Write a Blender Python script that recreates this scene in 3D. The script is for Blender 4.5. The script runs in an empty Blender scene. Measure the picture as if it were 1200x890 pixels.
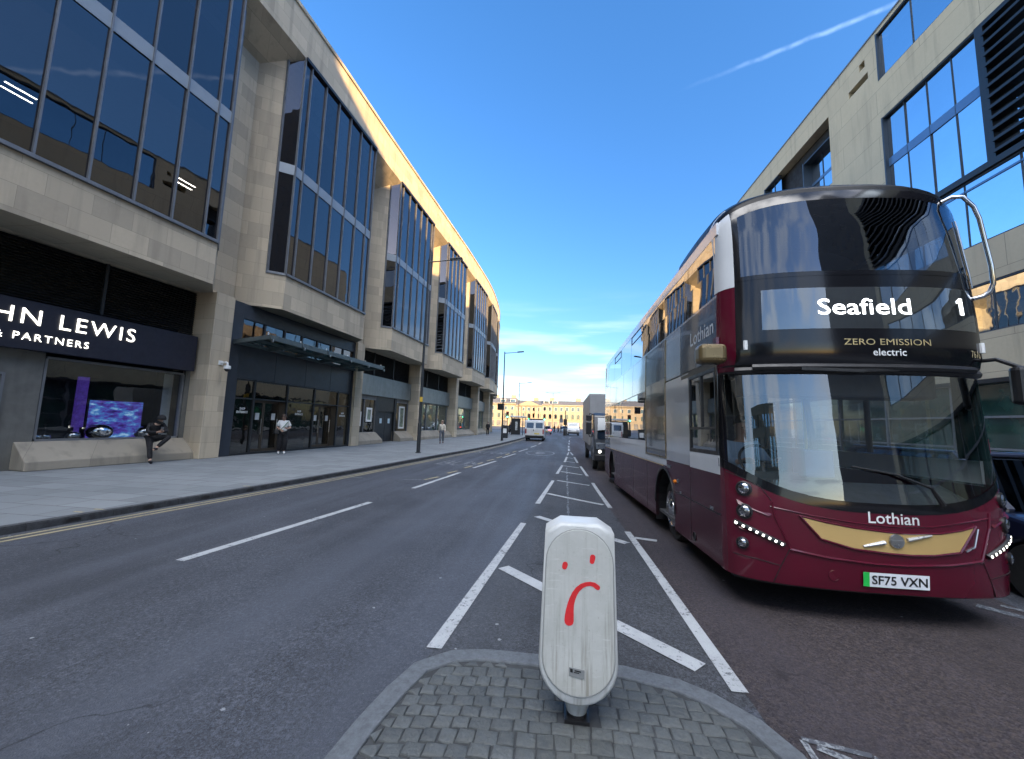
import bpy, bmesh, math, random
from mathutils import Vector, Matrix
from math import radians, sin, cos, pi, sqrt, hypot
random.seed(7)
scene = bpy.context.scene
COL = scene.collection

# ---------------------------------------------------------------- camera
CAM_H = 1.65
cd = bpy.data.cameras.new('camera'); cam = bpy.data.objects.new('camera', cd); COL.objects.link(cam)
cd.sensor_width = 36; cd.sensor_fit = 'HORIZONTAL'; cd.lens = 13.95
cd.clip_start = 0.05; cd.clip_end = 3000
right = Vector((0.99217371, 0.12089873, 0.03122219))
up = Vector((-0.01756613, -0.11241461, 0.99350611))
back = Vector((0.12362345, -0.9862791, -0.10941109))
cam.matrix_world = Matrix(((right.x, up.x, back.x, 0), (right.y, up.y, back.y, 0), (right.z, up.z, back.z, CAM_H), (0, 0, 0, 1)))
scene.camera = cam

# ---------------------------------------------------------------- light
SUN_EL, SUN_AZ = 17.5, 130.0            # azimuth clockwise from +Y
sd = Vector((sin(radians(SUN_AZ)) * cos(radians(SUN_EL)), cos(radians(SUN_AZ)) * cos(radians(SUN_EL)), sin(radians(SUN_EL))))
sl = bpy.data.lights.new('sun', 'SUN'); sun = bpy.data.objects.new('sun', sl); COL.objects.link(sun)
sl.energy = 3.3; sl.angle = radians(0.5); sl.color = (1.0, 0.63, 0.27)
sun.rotation_euler = (-sd).to_track_quat('-Z', 'Y').to_euler(); sun.location = (40, -40, 60)

w = bpy.data.worlds.new('World'); scene.world = w; w.use_nodes = True
nt = w.node_tree; N = nt.nodes; L = nt.links
for n in list(N): N.remove(n)
out = N.new('ShaderNodeOutputWorld'); bg = N.new('ShaderNodeBackground'); L.new(bg.outputs[0], out.inputs[0])
bg.inputs[1].default_value = 0.15
sky = N.new('ShaderNodeTexSky'); sky.sky_type = 'NISHITA'; sky.sun_disc = False
sky.sun_elevation = radians(SUN_EL); sky.sun_rotation = radians(SUN_AZ)
sky.air_density = 1.0; sky.dust_density = 0.4; sky.ozone_density = 2.2
hsv = N.new('ShaderNodeHueSaturation'); hsv.inputs['Saturation'].default_value = 1.24
L.new(sky.outputs[0], hsv.inputs['Color'])
tc = N.new('ShaderNodeTexCoord')
def wmath(op, a, b=None, c=None):
    m = N.new('ShaderNodeMath'); m.operation = op
    for i, q in enumerate((a, b, c)):
        if q is None: continue
        if isinstance(q, (int, float)): m.inputs[i].default_value = q
        else: L.new(q, m.inputs[i])
    return m.outputs[0]
def wrange(a, f0, f1, t0=0.0, t1=1.0):
    m = N.new('ShaderNodeMapRange'); m.interpolation_type = 'SMOOTHSTEP'
    L.new(a, m.inputs[0])
    for i, q in enumerate((f0, f1, t0, t1)): m.inputs[i + 1].default_value = q
    return m.outputs[0]
def wdot(vec):
    m = N.new('ShaderNodeVectorMath'); m.operation = 'DOT_PRODUCT'
    L.new(tc.outputs['Generated'], m.inputs[0]); m.inputs[1].default_value = vec
    return m.outputs['Value']
def wnoise(scale, detail, stretch):
    mp = N.new('ShaderNodeMapping'); mp.inputs['Scale'].default_value = stretch
    L.new(tc.outputs['Generated'], mp.inputs[0])
    t = N.new('ShaderNodeTexNoise'); t.inputs['Scale'].default_value = scale; t.inputs['Detail'].default_value = detail
    L.new(mp.outputs[0], t.inputs['Vector']); return t.outputs['Fac']
col = hsv.outputs[0]
def wmix(fac, colour):
    global col
    m = N.new('ShaderNodeMixRGB'); L.new(fac, m.inputs[0]); L.new(col, m.inputs[1]); m.inputs[2].default_value = (*colour, 1)
    col = m.outputs[0]
# the band of sky next to the horizon is held down: the air is clear
zc0 = wdot((0, 0, 1)); hz = N.new('ShaderNodeMixRGB'); hz.blend_type = 'MULTIPLY'; hz.inputs[0].default_value = 1
cr = N.new('ShaderNodeValToRGB'); L.new(zc0, cr.inputs[0]); ce = cr.color_ramp.elements
ce[0].position = 0.0; ce[0].color = (.46, .43, .46, 1); ce[1].position = .75; ce[1].color = (.6, .64, .72, 1)
k_ = ce.new(.12); k_.color = (.47, .47, .52, 1); k_ = ce.new(.35); k_.color = (.5, .56, .66, 1)
L.new(col, hz.inputs[1]); L.new(cr.outputs[0], hz.inputs[2]); col = hz.outputs[0]
# contrail: a band along a great circle
d1 = Vector((0.22135616, 0.72908677, 0.64763719)).normalized(); d2 = Vector((0.48723109, 0.59240215, 0.64161169)).normalized()
cn = d1.cross(d2).normalized(); along = (d2 - d1).normalized()
n1 = wnoise(26, 3, (1, 1, 1))
dist = wmath('ABSOLUTE', wmath('ADD', wdot(cn), wmath('MULTIPLY', wmath('SUBTRACT', n1, 0.5), 0.006)))
edge = wrange(dist, 0.0055, 0.0002)
rng = wmath('MULTIPLY', wrange(wdot(along), -0.17, 0.1), wrange(wdot(d2), 0.3, 0.6))
brk = wrange(wnoise(60, 4, (1, 1, 1)), 0.3, 0.65, 0.45, 1.0)
wmix(wmath('MULTIPLY', wmath('MULTIPLY', edge, rng), wmath('MULTIPLY', brk, 0.13)), (4.2, 5.4, 7.0))
# thin veils of cloud close to the horizon
zc = wdot((0, 0, 1))
veil = wmath('MULTIPLY', wrange(wnoise(3.2, 6, (1, 1, 9)), 0.46, 0.72), wmath('MULTIPLY', wrange(zc, 0.02, 0.07), wrange(zc, 0.34, 0.12)))
wmix(wmath('MULTIPLY', veil, 0.5), (2.7, 3.05, 3.35))
grey = wmath('MULTIPLY', wrange(wnoise(4.5, 4, (1, 1, 14)), 0.52, 0.64), wmath('MULTIPLY', wrange(zc, 0.055, 0.075), wrange(zc, 0.125, 0.095)))
wmix(wmath('MULTIPLY', grey, 0.5), (1.35, 1.6, 1.95))
# broken sunlit cloud over the half of the sky behind the viewer (low part shows in the bus windows; bright top added to light the street)
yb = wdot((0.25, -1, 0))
fill_cloud = wmath('MULTIPLY', wrange(wnoise(2.6, 6, (1.6, .8, 1.6)), 0.38, 0.6), wmath('MULTIPLY', wrange(yb, 0.0, 0.16), wrange(zc, 0.66, 0.82)))
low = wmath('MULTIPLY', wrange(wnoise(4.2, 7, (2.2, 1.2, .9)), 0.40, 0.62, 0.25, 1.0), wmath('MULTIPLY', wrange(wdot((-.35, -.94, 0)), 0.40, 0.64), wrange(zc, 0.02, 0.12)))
wmix(wmath('MULTIPLY', low, 0.8), (2.7, 3.0, 3.5))
wmix(wmath('MULTIPLY', fill_cloud, 0.95), (24, 24, 24.6))
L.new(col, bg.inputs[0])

vs = scene.view_settings
vs.view_transform = 'Standard'; vs.look = 'None'; vs.gamma = 1.0; vs.use_curve_mapping = False
vs.exposure = 2.0
scene.render.engine = 'CYCLES'
scene.cycles.max_bounces = 8; scene.cycles.glossy_bounces = 4; scene.cycles.transparent_max_bounces = 12
scene.cycles.caustics_reflective = False; scene.cycles.caustics_refractive = False

# ---------------------------------------------------------------- mesh helpers
WM = {}
class MB:
    def __init__(s): s.v = []; s.f = []; s.mi = []; s.sm = []; s.m = 0; s.s = False
    def vert(s, p): s.v.append(tuple(p)); return len(s.v) - 1
    def face(s, ids): s.f.append(tuple(ids)); s.mi.append(s.m); s.sm.append(s.s)
    def poly(s, pts): s.face([s.vert(p) for p in pts])
    def box(s, x0, x1, y0, y1, z0, z1, fn=None):
        c = [(x, y, z) for z in (z0, z1) for y in (y0, y1) for x in (x0, x1)]
        if fn: c = [fn(*p) for p in c]
        b = len(s.v); s.v += [tuple(p) for p in c]
        for q in ((0, 2, 3, 1), (4, 5, 7, 6), (0, 1, 5, 4), (1, 3, 7, 5), (3, 2, 6, 7), (2, 0, 4, 6)): s.face([b + i for i in q])
    def bar(s, p, q, wx, wz, upv=(0, 0, 1)):
        p, q = Vector(p), Vector(q); d = (q - p).normalized(); u = Vector(upv)
        a = d.cross(u)
        if a.length < 1e-4: a = d.cross(Vector((1, 0, 0)))
        a.normalize(); c = a.cross(d).normalized()
        b = len(s.v)
        for o in (p, q):
            for i, j in ((-1, -1), (1, -1), (1, 1), (-1, 1)): s.v.append(tuple(o + a * wx * i / 2 + c * wz * j / 2))
        for q4 in ((0, 3, 2, 1), (4, 5, 6, 7), (0, 1, 5, 4), (1, 2, 6, 5), (2, 3, 7, 6), (3, 0, 4, 7)): s.face([b + i for i in q4])
    def tube(s, pts, r, n=8, cap=True):
        pts = [Vector(p) for p in pts]; m = len(pts); rr = r if isinstance(r, (list, tuple)) else [r] * m
        s.s = True; rings = []; ref = None
        for i, p in enumerate(pts):
            d = (pts[min(i + 1, m - 1)] - pts[max(i - 1, 0)]).normalized()
            if ref is None: ref = Vector((0, 0, 1)) if abs(d.z) < .9 else Vector((1, 0, 0))
            a = d.cross(ref).normalized(); b = a.cross(d).normalized(); ref = b if abs(d.dot(b)) < .9 else ref
            rings.append([s.vert(p + (a * cos(2 * pi * k / n) + b * sin(2 * pi * k / n)) * rr[i]) for k in range(n)])
        for i in range(m - 1):
            for k in range(n): s.face((rings[i][k], rings[i][(k + 1) % n], rings[i + 1][(k + 1) % n], rings[i + 1][k]))
        s.s = False
        if cap: s.face(rings[0][::-1]); s.face(rings[-1])
    def lathe(s, prof, n=24, at=(0, 0, 0), axis='z', smooth=True):
        at = Vector(at); rings = []
        for r, h in prof:
            ring = []
            for k in range(n):
                a = 2 * pi * k / n; c, d = r * cos(a), r * sin(a)
                p = {'z': (c, d, h), 'x': (h, c, d), 'y': (d, h, c)}[axis]
                ring.append(s.vert(at + Vector(p)))
            rings.append(ring)
        s.s = smooth
        for i in range(len(prof) - 1):
            for k in range(n): s.face((rings[i][k], rings[i][(k + 1) % n], rings[i + 1][(k + 1) % n], rings[i + 1][k]))
        s.s = False
        if prof[0][0] > 1e-4: s.face(rings[0][::-1])
        if prof[-1][0] > 1e-4: s.face(rings[-1])
    def grid(s, fn, us, vs_, smooth=True, flip=False):
        s.s = smooth; b = len(s.v); nu, nv = len(us), len(vs_)
        for u in us:
            for v in vs_: s.v.append(tuple(fn(u, v)))
        for i in range(nu - 1):
            for j in range(nv - 1):
                q = (b + i * nv + j, b + (i + 1) * nv + j, b + (i + 1) * nv + j + 1, b + i * nv + j + 1)
                s.face(q[::-1] if flip else q)
        s.s = False
    def prism(s, pts, m0, m1):           # a 2-D outline (may be concave) carried to two places and joined
        n = len(pts); b = len(s.v)
        s.v += [tuple(m0(*p)) for p in pts] + [tuple(m1(*p)) for p in pts]
        s.face(list(range(b, b + n))[::-1]); s.face(range(b + n, b + 2 * n))
        for i in range(n): s.face((b + i, b + (i + 1) % n, b + n + (i + 1) % n, b + n + i))
    def add_mesh(s, me, fn):
        b = len(s.v); s.v += [tuple(fn(v.co)) for v in me.vertices]
        for p in me.polygons: s.face([b + i for i in p.vertices])
    def build(s, name, mats, parent=None, bevel=0, local=True, seg=2, sharp=40, kind=None, recalc=True):
        me = bpy.data.meshes.new(name)
        V = s.v
        if parent is not None and not local:
            inv = WM[parent].inverted(); V = [tuple(inv @ Vector(p)) for p in V]
        me.from_pydata(V, [], s.f)
        mats = mats if isinstance(mats, (list, tuple)) else [mats]
        for m in mats: me.materials.append(m)
        me.polygons.foreach_set('material_index', s.mi); me.polygons.foreach_set('use_smooth', s.sm)
        bm = bmesh.new(); bm.from_mesh(me); bmesh.ops.remove_doubles(bm, verts=bm.verts, dist=1e-5)
        if recalc: bmesh.ops.recalc_face_normals(bm, faces=bm.faces)
        bm.to_mesh(me); bm.free()
        me.update()
        o = bpy.data.objects.new(name, me); COL.objects.link(o)
        if any(s.sm): me.set_sharp_from_angle(angle=radians(sharp))
        if bevel:
            b = o.modifiers.new('bevel', 'BEVEL'); b.width = bevel; b.segments = seg; b.limit_method = 'ANGLE'; b.angle_limit = radians(35); b.harden_normals = False
        if parent is not None: o.parent = parent; WM[o] = WM[parent]
        else: WM[o] = Matrix.Identity(4)
        if kind: o['kind'] = kind
        return o
def thing(name, label, cat, loc=(0, 0, 0), rotz=0, group=None, rot=None):
    o = bpy.data.objects.new(name, None); COL.objects.link(o)
    o.empty_display_size = .3
    o.location = loc; o.rotation_euler = rot if rot else (0, 0, rotz)
    WM[o] = Matrix.Translation(loc) @ o.rotation_euler.to_matrix().to_4x4()
    tag(o, label, cat, group); return o
def tag(o, label, cat, group=None):
    o['label'] = label; o['category'] = cat
    if group: o['group'] = group
    return o
def dup(root, loc, rotz, label, group=None):
    r = root.copy(); COL.objects.link(r); r.location = loc; r.rotation_euler = (0, 0, rotz); r['label'] = label
    if group: r['group'] = group
    for ch in list(root.children):
        c = ch.copy(); COL.objects.link(c); c.parent = r
        for g in list(ch.children):
            d = g.copy(); COL.objects.link(d); d.parent = c
    return r
def lerp(a, b, t): return a + (b - a) * t
def sm(t): t = min(1, max(0, t)); return t * t * (3 - 2 * t)
def frange(a, b, step):
    n = max(1, int(math.ceil((b - a) / step - 1e-6))); return [a + (b - a) * i / n for i in range(n + 1)]
def interp(x, xs, ys):
    if x <= xs[0]: return ys[0]
    for i in range(len(xs) - 1):
        if x <= xs[i + 1]: return lerp(ys[i], ys[i + 1], (x - xs[i]) / (xs[i + 1] - xs[i]))
    return ys[-1]
def text_mesh(body, size, depth=0.0, weight=0.0, space=1.0, align='LEFT'):
    cu = bpy.data.curves.new('t', 'FONT'); cu.body = body; cu.size = size; cu.extrude = depth; cu.offset = weight
    cu.space_character = space; cu.align_x = align; cu.resolution_u = 3
    o = bpy.data.objects.new('t', cu); COL.objects.link(o)
    dg = bpy.context.evaluated_depsgraph_get(); me = bpy.data.meshes.new_from_object(o.evaluated_get(dg))
    bpy.data.objects.remove(o); return me
def text_width(me): xs = [v.co.x for v in me.vertices]; return min(xs), max(xs)

# ---------------------------------------------------------------- materials
def nodes(name):
    m = bpy.data.materials.new(name); m.use_nodes = True; t = m.node_tree
    return m, t, t.nodes['Principled BSDF'], t.nodes['Material Output']
def setp(b, **k):
    for a, v in k.items(): b.inputs[a.replace('_', ' ')].default_value = v
class G:                                       # small node-graph writer
    def __init__(s, t): s.t = t; s.co = None
    def n(s, typ, **k):
        x = s.t.nodes.new('ShaderNode' + typ)
        for a, v in k.items(): setattr(x, a, v)
        return x
    def ln(s, a, b): s.t.links.new(a, b)
    def coord(s):
        if s.co is None: s.co = s.n('TexCoord').outputs['Object']
        return s.co
    def mapped(s, scale=(1, 1, 1), rot=(0, 0, 0), loc=(0, 0, 0)):
        m = s.n('Mapping'); m.inputs['Scale'].default_value = scale; m.inputs['Rotation'].default_value = rot; m.inputs['Location'].default_value = loc
        s.ln(s.coord(), m.inputs[0]); return m.outputs[0]
    def noise(s, scale, detail=4, vec=None, rough=.55):
        x = s.n('TexNoise'); x.inputs['Scale'].default_value = scale; x.inputs['Detail'].default_value = detail; x.inputs['Roughness'].default_value = rough
        s.ln(vec if vec is not None else s.coord(), x.inputs['Vector']); return x.outputs['Fac']
    def math(s, op, a, b=None):
        x = s.n('Math', operation=op)
        for i, q in enumerate((a, b)):
            if q is None: continue
            if isinstance(q, (int, float)): x.inputs[i].default_value = q
            else: s.ln(q, x.inputs[i])
        return x.outputs[0]
    def rng(s, a, f0, f1, t0=0., t1=1.):
        x = s.n('MapRange'); s.ln(a, x.inputs[0])
        for i, q in enumerate((f0, f1, t0, t1)): x.inputs[i + 1].default_value = q
        return x.outputs[0]
    def mix(s, fac, a, b, blend='MIX'):
        x = s.n('MixRGB', blend_type=blend)
        for i, q in enumerate((fac, a, b)):
            if isinstance(q, (int, float)): x.inputs[i].default_value = q
            elif isinstance(q, tuple): x.inputs[i].default_value = (*q[:3], 1)
            else: s.ln(q, x.inputs[i])
        return x.outputs[0]
    def bump(s, h, strength, dist=.01):
        x = s.n('Bump'); x.inputs['Strength'].default_value = strength; x.inputs['Distance'].default_value = dist
        s.ln(h, x.inputs['Height']); return x.outputs[0]
def scl(c, k): return tuple(min(1, q * k) for q in c)
def mat(name, c, rough=.5, metal=0., spec=.5, var=.12, nscale=3., bump=0., bscale=60., coat=0., emit=None, es=0., grime=0.):
    m, t, b, o = nodes(name); g = G(t)
    setp(b, Roughness=rough, Metallic=metal, Coat_Weight=coat)
    b.inputs['Specular IOR Level'].default_value = spec; b.inputs['Coat Roughness'].default_value = .04
    f = g.noise(nscale, 5); cc = g.mix(g.rng(f, .3, .7), scl(c, 1 - var), scl(c, 1 + var))
    if grime:
        st = g.noise(1., 5, g.mapped((5, 5, .5))); cc = g.mix(g.math('MULTIPLY', g.rng(st, .5, .75), grime), cc, scl(c, .35))
    g.ln(cc, b.inputs['Base Color'])
    if not coat and var > .06: g.ln(g.rng(g.noise(nscale * 3, 4), .3, .7, max(.02, rough * .8), min(1, rough * 1.2)), b.inputs['Roughness'])
    if bump: g.ln(g.bump(g.noise(bscale, 4), bump), b.inputs['Normal'])
    if emit: b.inputs['Emission Color'].default_value = (*emit, 1); b.inputs['Emission Strength'].default_value = es
    return m
def stone(name, c1, c2, mort, bw, bh, ripple=.25, axis='xy', msize=.006, stain=.35):
    m, t, b, o = nodes(name); g = G(t)
    sep = g.n('SeparateXYZ'); g.ln(g.coord(), sep.inputs[0])
    u = g.math('ADD', sep.outputs[0], sep.outputs[1]) if axis == 'xy' else sep.outputs[0]
    cmb = g.n('CombineXYZ'); g.ln(u, cmb.inputs[0]); g.ln(sep.outputs[2] if axis == 'xy' else sep.outputs[1], cmb.inputs[1])
    br = g.n('TexBrick'); g.ln(cmb.outputs[0], br.inputs['Vector'])
    br.inputs['Color1'].default_value = (*c1, 1); br.inputs['Color2'].default_value = (*c2, 1); br.inputs['Mortar'].default_value = (*mort, 1)
    br.inputs['Scale'].default_value = 1; br.inputs['Mortar Size'].default_value = msize; br.inputs['Mortar Smooth'].default_value = .3
    br.inputs['Brick Width'].default_value = bw; br.inputs['Row Height'].default_value = bh; br.inputs['Bias'].default_value = -.1
    big = g.noise(.45, 6); fine = g.noise(9, 6); streak = g.noise(1, 5, g.mapped((2.6, 2.6, .22)))
    c = g.mix(g.rng(big, .35, .7, 0, ripple), br.outputs['Color'], scl(c2, .72))
    c = g.mix(g.rng(fine, .35, .7, 0, .35), c, scl(c1, .8))
    c = g.mix(g.math('MULTIPLY', g.rng(streak, .52, .78), stain), c, (.11, .1, .085))
    g.ln(c, b.inputs['Base Color']); setp(b, Roughness=.85)
    h = g.math('ADD', g.math('MULTIPLY', br.outputs['Fac'], -1.), g.math('MULTIPLY', fine, .35))
    g.ln(g.bump(h, .35, .012), b.inputs['Normal'])
    return m
def glass(name, tint=(.8, .9, 1), trans=(.2, .22, .24), base=.35, graz=1., ripple=.04, rscale=1.2, rough=.0, vary=0.):
    m, t, b, o = nodes(name); g = G(t); t.nodes.remove(b)
    gl = g.n('BsdfGlossy'); gl.inputs['Color'].default_value = (*tint, 1); gl.inputs['Roughness'].default_value = rough
    tr = g.n('BsdfTransparent'); tr.inputs['Color'].default_value = (*trans, 1)
    lw = g.n('LayerWeight'); lw.inputs['Blend'].default_value = .5
    fac = g.rng(g.math('POWER', lw.outputs['Facing'], 3.), 0, 1, base, graz)
    mx = g.n('MixShader'); g.ln(fac, mx.inputs[0]); g.ln(tr.outputs[0], mx.inputs[1]); g.ln(gl.outputs[0], mx.inputs[2])
    if ripple:
        nb = g.bump(g.noise(rscale, 2), ripple, .2); g.ln(nb, gl.inputs['Normal'])
    if vary:                                   # every pane is its own sheet of glass
        geo = g.n('NewGeometry'); f2 = g.mix(geo.outputs['Random Per Island'], scl(tint, 1 - vary), tint); f2 = g.mix(g.rng(g.noise(.5, 3), .35, .7, 0, vary), f2, scl(tint, .8)); g.ln(f2, gl.inputs['Color'])
    g.ln(mx.outputs[0], o.inputs[0]); return m
def asphalt(name, c, warm, line_dir=True):
    m, t, b, o = nodes(name); g = G(t)
    fine = g.noise(120, 2); grain = g.noise(46, 3, rough=.65); mid = g.noise(30, 4, rough=.7); big = g.noise(.45, 6, rough=.65); blot = g.noise(2.4, 5, rough=.7); track = g.noise(1, 4, g.mapped((.9, .05, 1)))
    cc = g.mix(g.rng(fine, .36, .66), scl(c, .4), scl(c, 1.55))
    cc = g.mix(g.rng(grain, .54, .64, 0, .8), cc, scl(c, 2.1)); cc = g.mix(g.rng(grain, .46, .36, 0, .75), cc, scl(c, .28))
    cc = g.mix(g.rng(mid, .45, .66, 0, .55), cc, warm)
    cc = g.mix(g.rng(big, .42, .62, 0, .55), cc, scl(c, .5)); cc = g.mix(g.rng(blot, .55, .72, 0, .5), cc, scl(c, .55)); cc = g.mix(g.rng(blot, .42, .3, 0, .35), cc, scl(c, 1.5))
    cc = g.mix(g.rng(track, .48, .68, 0, .5), cc, scl(c, 1.45))
    # hairline cracks
    vc = g.n('TexVoronoi', feature='DISTANCE_TO_EDGE'); vc.inputs['Scale'].default_value = .42
    wob = g.n('VectorMath', operation='ADD'); nz = g.n('TexNoise'); nz.inputs['Scale'].default_value = 1.6; nz.inputs['Detail'].default_value = 6; g.ln(g.coord(), nz.inputs['Vector']); g.ln(g.coord(), wob.inputs[0]); g.ln(nz.outputs['Color'], wob.inputs[1]); g.ln(wob.outputs[0], vc.inputs['Vector'])
    crack = g.math('MULTIPLY', g.rng(vc.outputs['Distance'], .007, .002), g.rng(g.noise(.35, 2), .52, .6)); cc = g.mix(g.math('MULTIPLY', crack, .75), cc, scl(c, .22))
    for sc_, lo, hi, amt, dens in ((2.6, .05, .04, .55, .5), (5.5, .035, .028, .45, .62), (14, .05, .04, .5, .6)):
        vo = g.n('TexVoronoi'); vo.inputs['Scale'].default_value = sc_; g.ln(g.coord(), vo.inputs['Vector'])
        w_ = g.math('ADD', vo.outputs['Distance'], g.math('MULTIPLY', g.noise(55, 2), .05)); sc = g.n('SeparateColor'); g.ln(vo.outputs['Color'], sc.inputs[0])
        spot = g.math('MULTIPLY', g.rng(w_, lo + .02, hi + .02), g.rng(sc.outputs[0], dens, dens + .04)); cc = g.mix(g.math('MULTIPLY', spot, amt), cc, (.36, .38, .39))
    g.ln(cc, b.inputs['Base Color'])
    g.ln(g.rng(track, .3, .7, .85, .6), b.inputs['Roughness']); b.inputs['Specular IOR Level'].default_value = .35
    g.ln(g.bump(g.math('ADD', g.math('ADD', fine, grain), g.math('MULTIPLY', mid, .8)), .6, .007), b.inputs['Normal'])
    return m
def paint(name, c, under, wear=.5):
    m, t, b, o = nodes(name); g = G(t)
    a = g.noise(26, 6, rough=.7); k = g.noise(2.2, 4); fine = g.noise(160, 2)
    f = g.rng(g.math('ADD', g.math('ADD', a, g.math('MULTIPLY', k, .5)), g.math('MULTIPLY', fine, .25)), .80 + .28 * (1 - wear), .90 + .28 * (1 - wear))
    cc = g.mix(g.rng(fine, .3, .7), scl(c, .8), c); cc = g.mix(g.rng(g.noise(5, 4), .4, .7, 0, .4), cc, scl(c, .55))
    cc = g.mix(f, cc, under)
    g.ln(cc, b.inputs['Base Color']); setp(b, Roughness=.75); g.ln(g.bump(fine, .3, .004), b.inputs['Normal'])
    return m

M = {}
M['asphalt'] = asphalt('asphalt', (.05, .056, .069), (.064, .066, .072))
M['redlane'] = asphalt('red_lane_asphalt', (.034, .029, .033), (.085, .064, .052))
M['patch'] = asphalt('hatch_asphalt', (.046, .05, .057), (.06, .06, .064))
M['white_paint'] = paint('white_road_paint', (.38, .4, .41), (.06, .064, .074), .5)
M['worn_paint'] = paint('worn_road_paint', (.26, .28, .29), (.06, .066, .078), 1.0)
M['yellow_paint'] = paint('yellow_road_paint', (.36, .31, .18), (.07, .07, .072), .55)
M['paving'] = stone('grey_paving', (.205, .222, .23), (.14, .155, .165), (.06, .065, .07), .9, .6, .35, 'ground', .012, .25)
M['kerb'] = mat('granite_kerb', (.09, .1, .11), .75, var=.22, nscale=20, bump=.3, bscale=90)
M['darkkerb'] = mat('dark_kerb', (.042, .045, .05), .8, var=.35, nscale=8, bump=.3, bscale=60)
M['sandstone'] = stone('sandstone_ashlar', (.59, .5, .365), (.38, .325, .245), (.25, .22, .17), 1.05, .58, .2, msize=.005, stain=.4)
M['concrete'] = stone('pale_cladding', (.54, .465, .32), (.5, .43, .3), (.16, .15, .12), 6.2, 1.55, .3, msize=.012, stain=.3)
M['plinth'] = stone('worn_plinth_stone', (.33, .295, .235), (.24, .215, .17), (.15, .135, .11), 1.6, .9, .5, msize=.006, stain=.7)
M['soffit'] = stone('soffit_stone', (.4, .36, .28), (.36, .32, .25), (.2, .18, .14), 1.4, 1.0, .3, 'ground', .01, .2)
M['frame'] = mat('grey_window_frame', (.17, .18, .195), .45, .3)
M['spandrel'] = mat('spandrel_panel', (.28, .31, .335), .35, .1, var=.05)
M['room'] = mat('dark_room', (.018, .018, .02), .9, var=.3, nscale=1.2)
M['ceiling'] = mat('office_ceiling', (.05, .05, .05), .9)
M['tubelight'] = mat('tube_light', (.8, .8, .75), .5, emit=(1, .9, .68), es=16)
M['bayglass'] = glass('bay_glass', (.86, .79, .8), (.12, .12, .14), .14, .95, .012, .9, vary=.22)
M['officeglass'] = glass('office_glass', (.74, .84, .92), (.2, .25, .26), .84, .98, .02, 1.0, rough=.015, vary=.3)
M['shopglass'] = glass('shop_glass', (.85, .9, .92), (.62, .65, .66), .10, .85, .02, 1.0)
M['darkglass'] = glass('dark_door_glass', (.8, .8, .78), (.2, .2, .19), .16, .85, .03, 1.4)
M['louvre'] = mat('black_louvre', (.022, .021, .02), .6)
M['navyframe'] = mat('dark_blue_frame', (.035, .045, .062), .4, .2)
M['navysign'] = mat('navy_sign_board', (.012, .013, .025), .55, var=.2)
M['letters'] = mat('lit_letters', (.9, .88, .8), .5, emit=(1, .95, .82), es=1.1)
M['fasciagreen'] = mat('grey_green_fascia', (.2, .225, .22), .45, .3, var=.12, grime=.35)
M['shopgrey'] = mat('grey_shop_panel', (.13, .13, .12), .6, var=.15, grime=.3)
M['canopysteel'] = mat('canopy_steel', (.1, .125, .13), .45, .5)
M['canopyglass'] = glass('canopy_glass', (.7, .85, .85), (.35, .45, .45), .25, .9, .0)
M['black'] = mat('black_paint', (.012, .012, .013), .4)
M['blackmetal'] = mat('lamp_post_black', (.03, .034, .038), .45, .3)
M['rubber'] = mat('tyre_rubber', (.018, .018, .018), .85, bump=.2)
M['chrome'] = mat('chrome', (.7, .7, .71), .12, 1.)
M['steel'] = mat('brushed_steel', (.45, .46, .47), .3, 1.)
M['white'] = mat('white_plastic', (.72, .73, .72), .4)
M['red'] = mat('red_marker', (.62, .025, .03), .45, var=.15, nscale=14)
# ================================================================ ground
def dip(x, y): return -.1 - .1 * sm((x + .8) / 2.2) * sm((y - 5) / 8)
xs = frange(-260, -60, 50) + frange(-60, -12, 8)[1:] + frange(-12, 14, .5)[1:] + frange(14, 60, 8)[1:] + frange(60, 260, 50)[1:]
ys = frange(-260, -60, 50) + frange(-60, -8, 8)[1:] + frange(-8, 44, .5)[1:] + frange(44, 100, 8)[1:] + frange(100, 600, 50)[1:]
b = MB(); b.grid(lambda x, y: (x, y, dip(x, y)), xs, ys)
b.build('road', M['asphalt'], kind='structure')
def spline(x, y):
    n = len(x); h = [x[i + 1] - x[i] for i in range(n - 1)]
    a = [0.] * n; c = [0.] * n; l = [1.] * n; mu = [0.] * n; z = [0.] * n
    for i in range(1, n - 1):
        al = 3 / h[i] * (y[i + 1] - y[i]) - 3 / h[i - 1] * (y[i] - y[i - 1])
        l[i] = 2 * (x[i + 1] - x[i - 1]) - h[i - 1] * mu[i - 1]; mu[i] = h[i] / l[i]; z[i] = (al - h[i - 1] * z[i - 1]) / l[i]
    for i in range(n - 2, -1, -1): c[i] = z[i] - mu[i] * c[i + 1]
    def f(q):
        q = min(max(q, x[0]), x[-1]); i = 0
        while i < n - 2 and q > x[i + 1]: i += 1
        d = q - x[i]; bb = (y[i + 1] - y[i]) / h[i] - h[i] * (c[i + 1] + 2 * c[i]) / 3; dd = (c[i + 1] - c[i]) / (3 * h[i])
        return y[i] + bb * d + c[i] * d * d + dd * d ** 3
    return f
FP = [(-26, -18.2), (-14, -16.4), (-6, -15.1), (2, -13.9), (7.2, -13.1), (12.5, -12.42), (15.5, -12.1), (21.6, -11.68), (25.5, -11.42), (31.5, -11.0), (35, -10.75), (40.4, -10.37), (44.5, -10.15), (50, -9.92), (54, -9.9), (59, -10.1), (66, -10.75), (74, -12.2), (84, -15.2), (92, -19)]
F = spline([a for a, c in FP], [c for a, c in FP])
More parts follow.
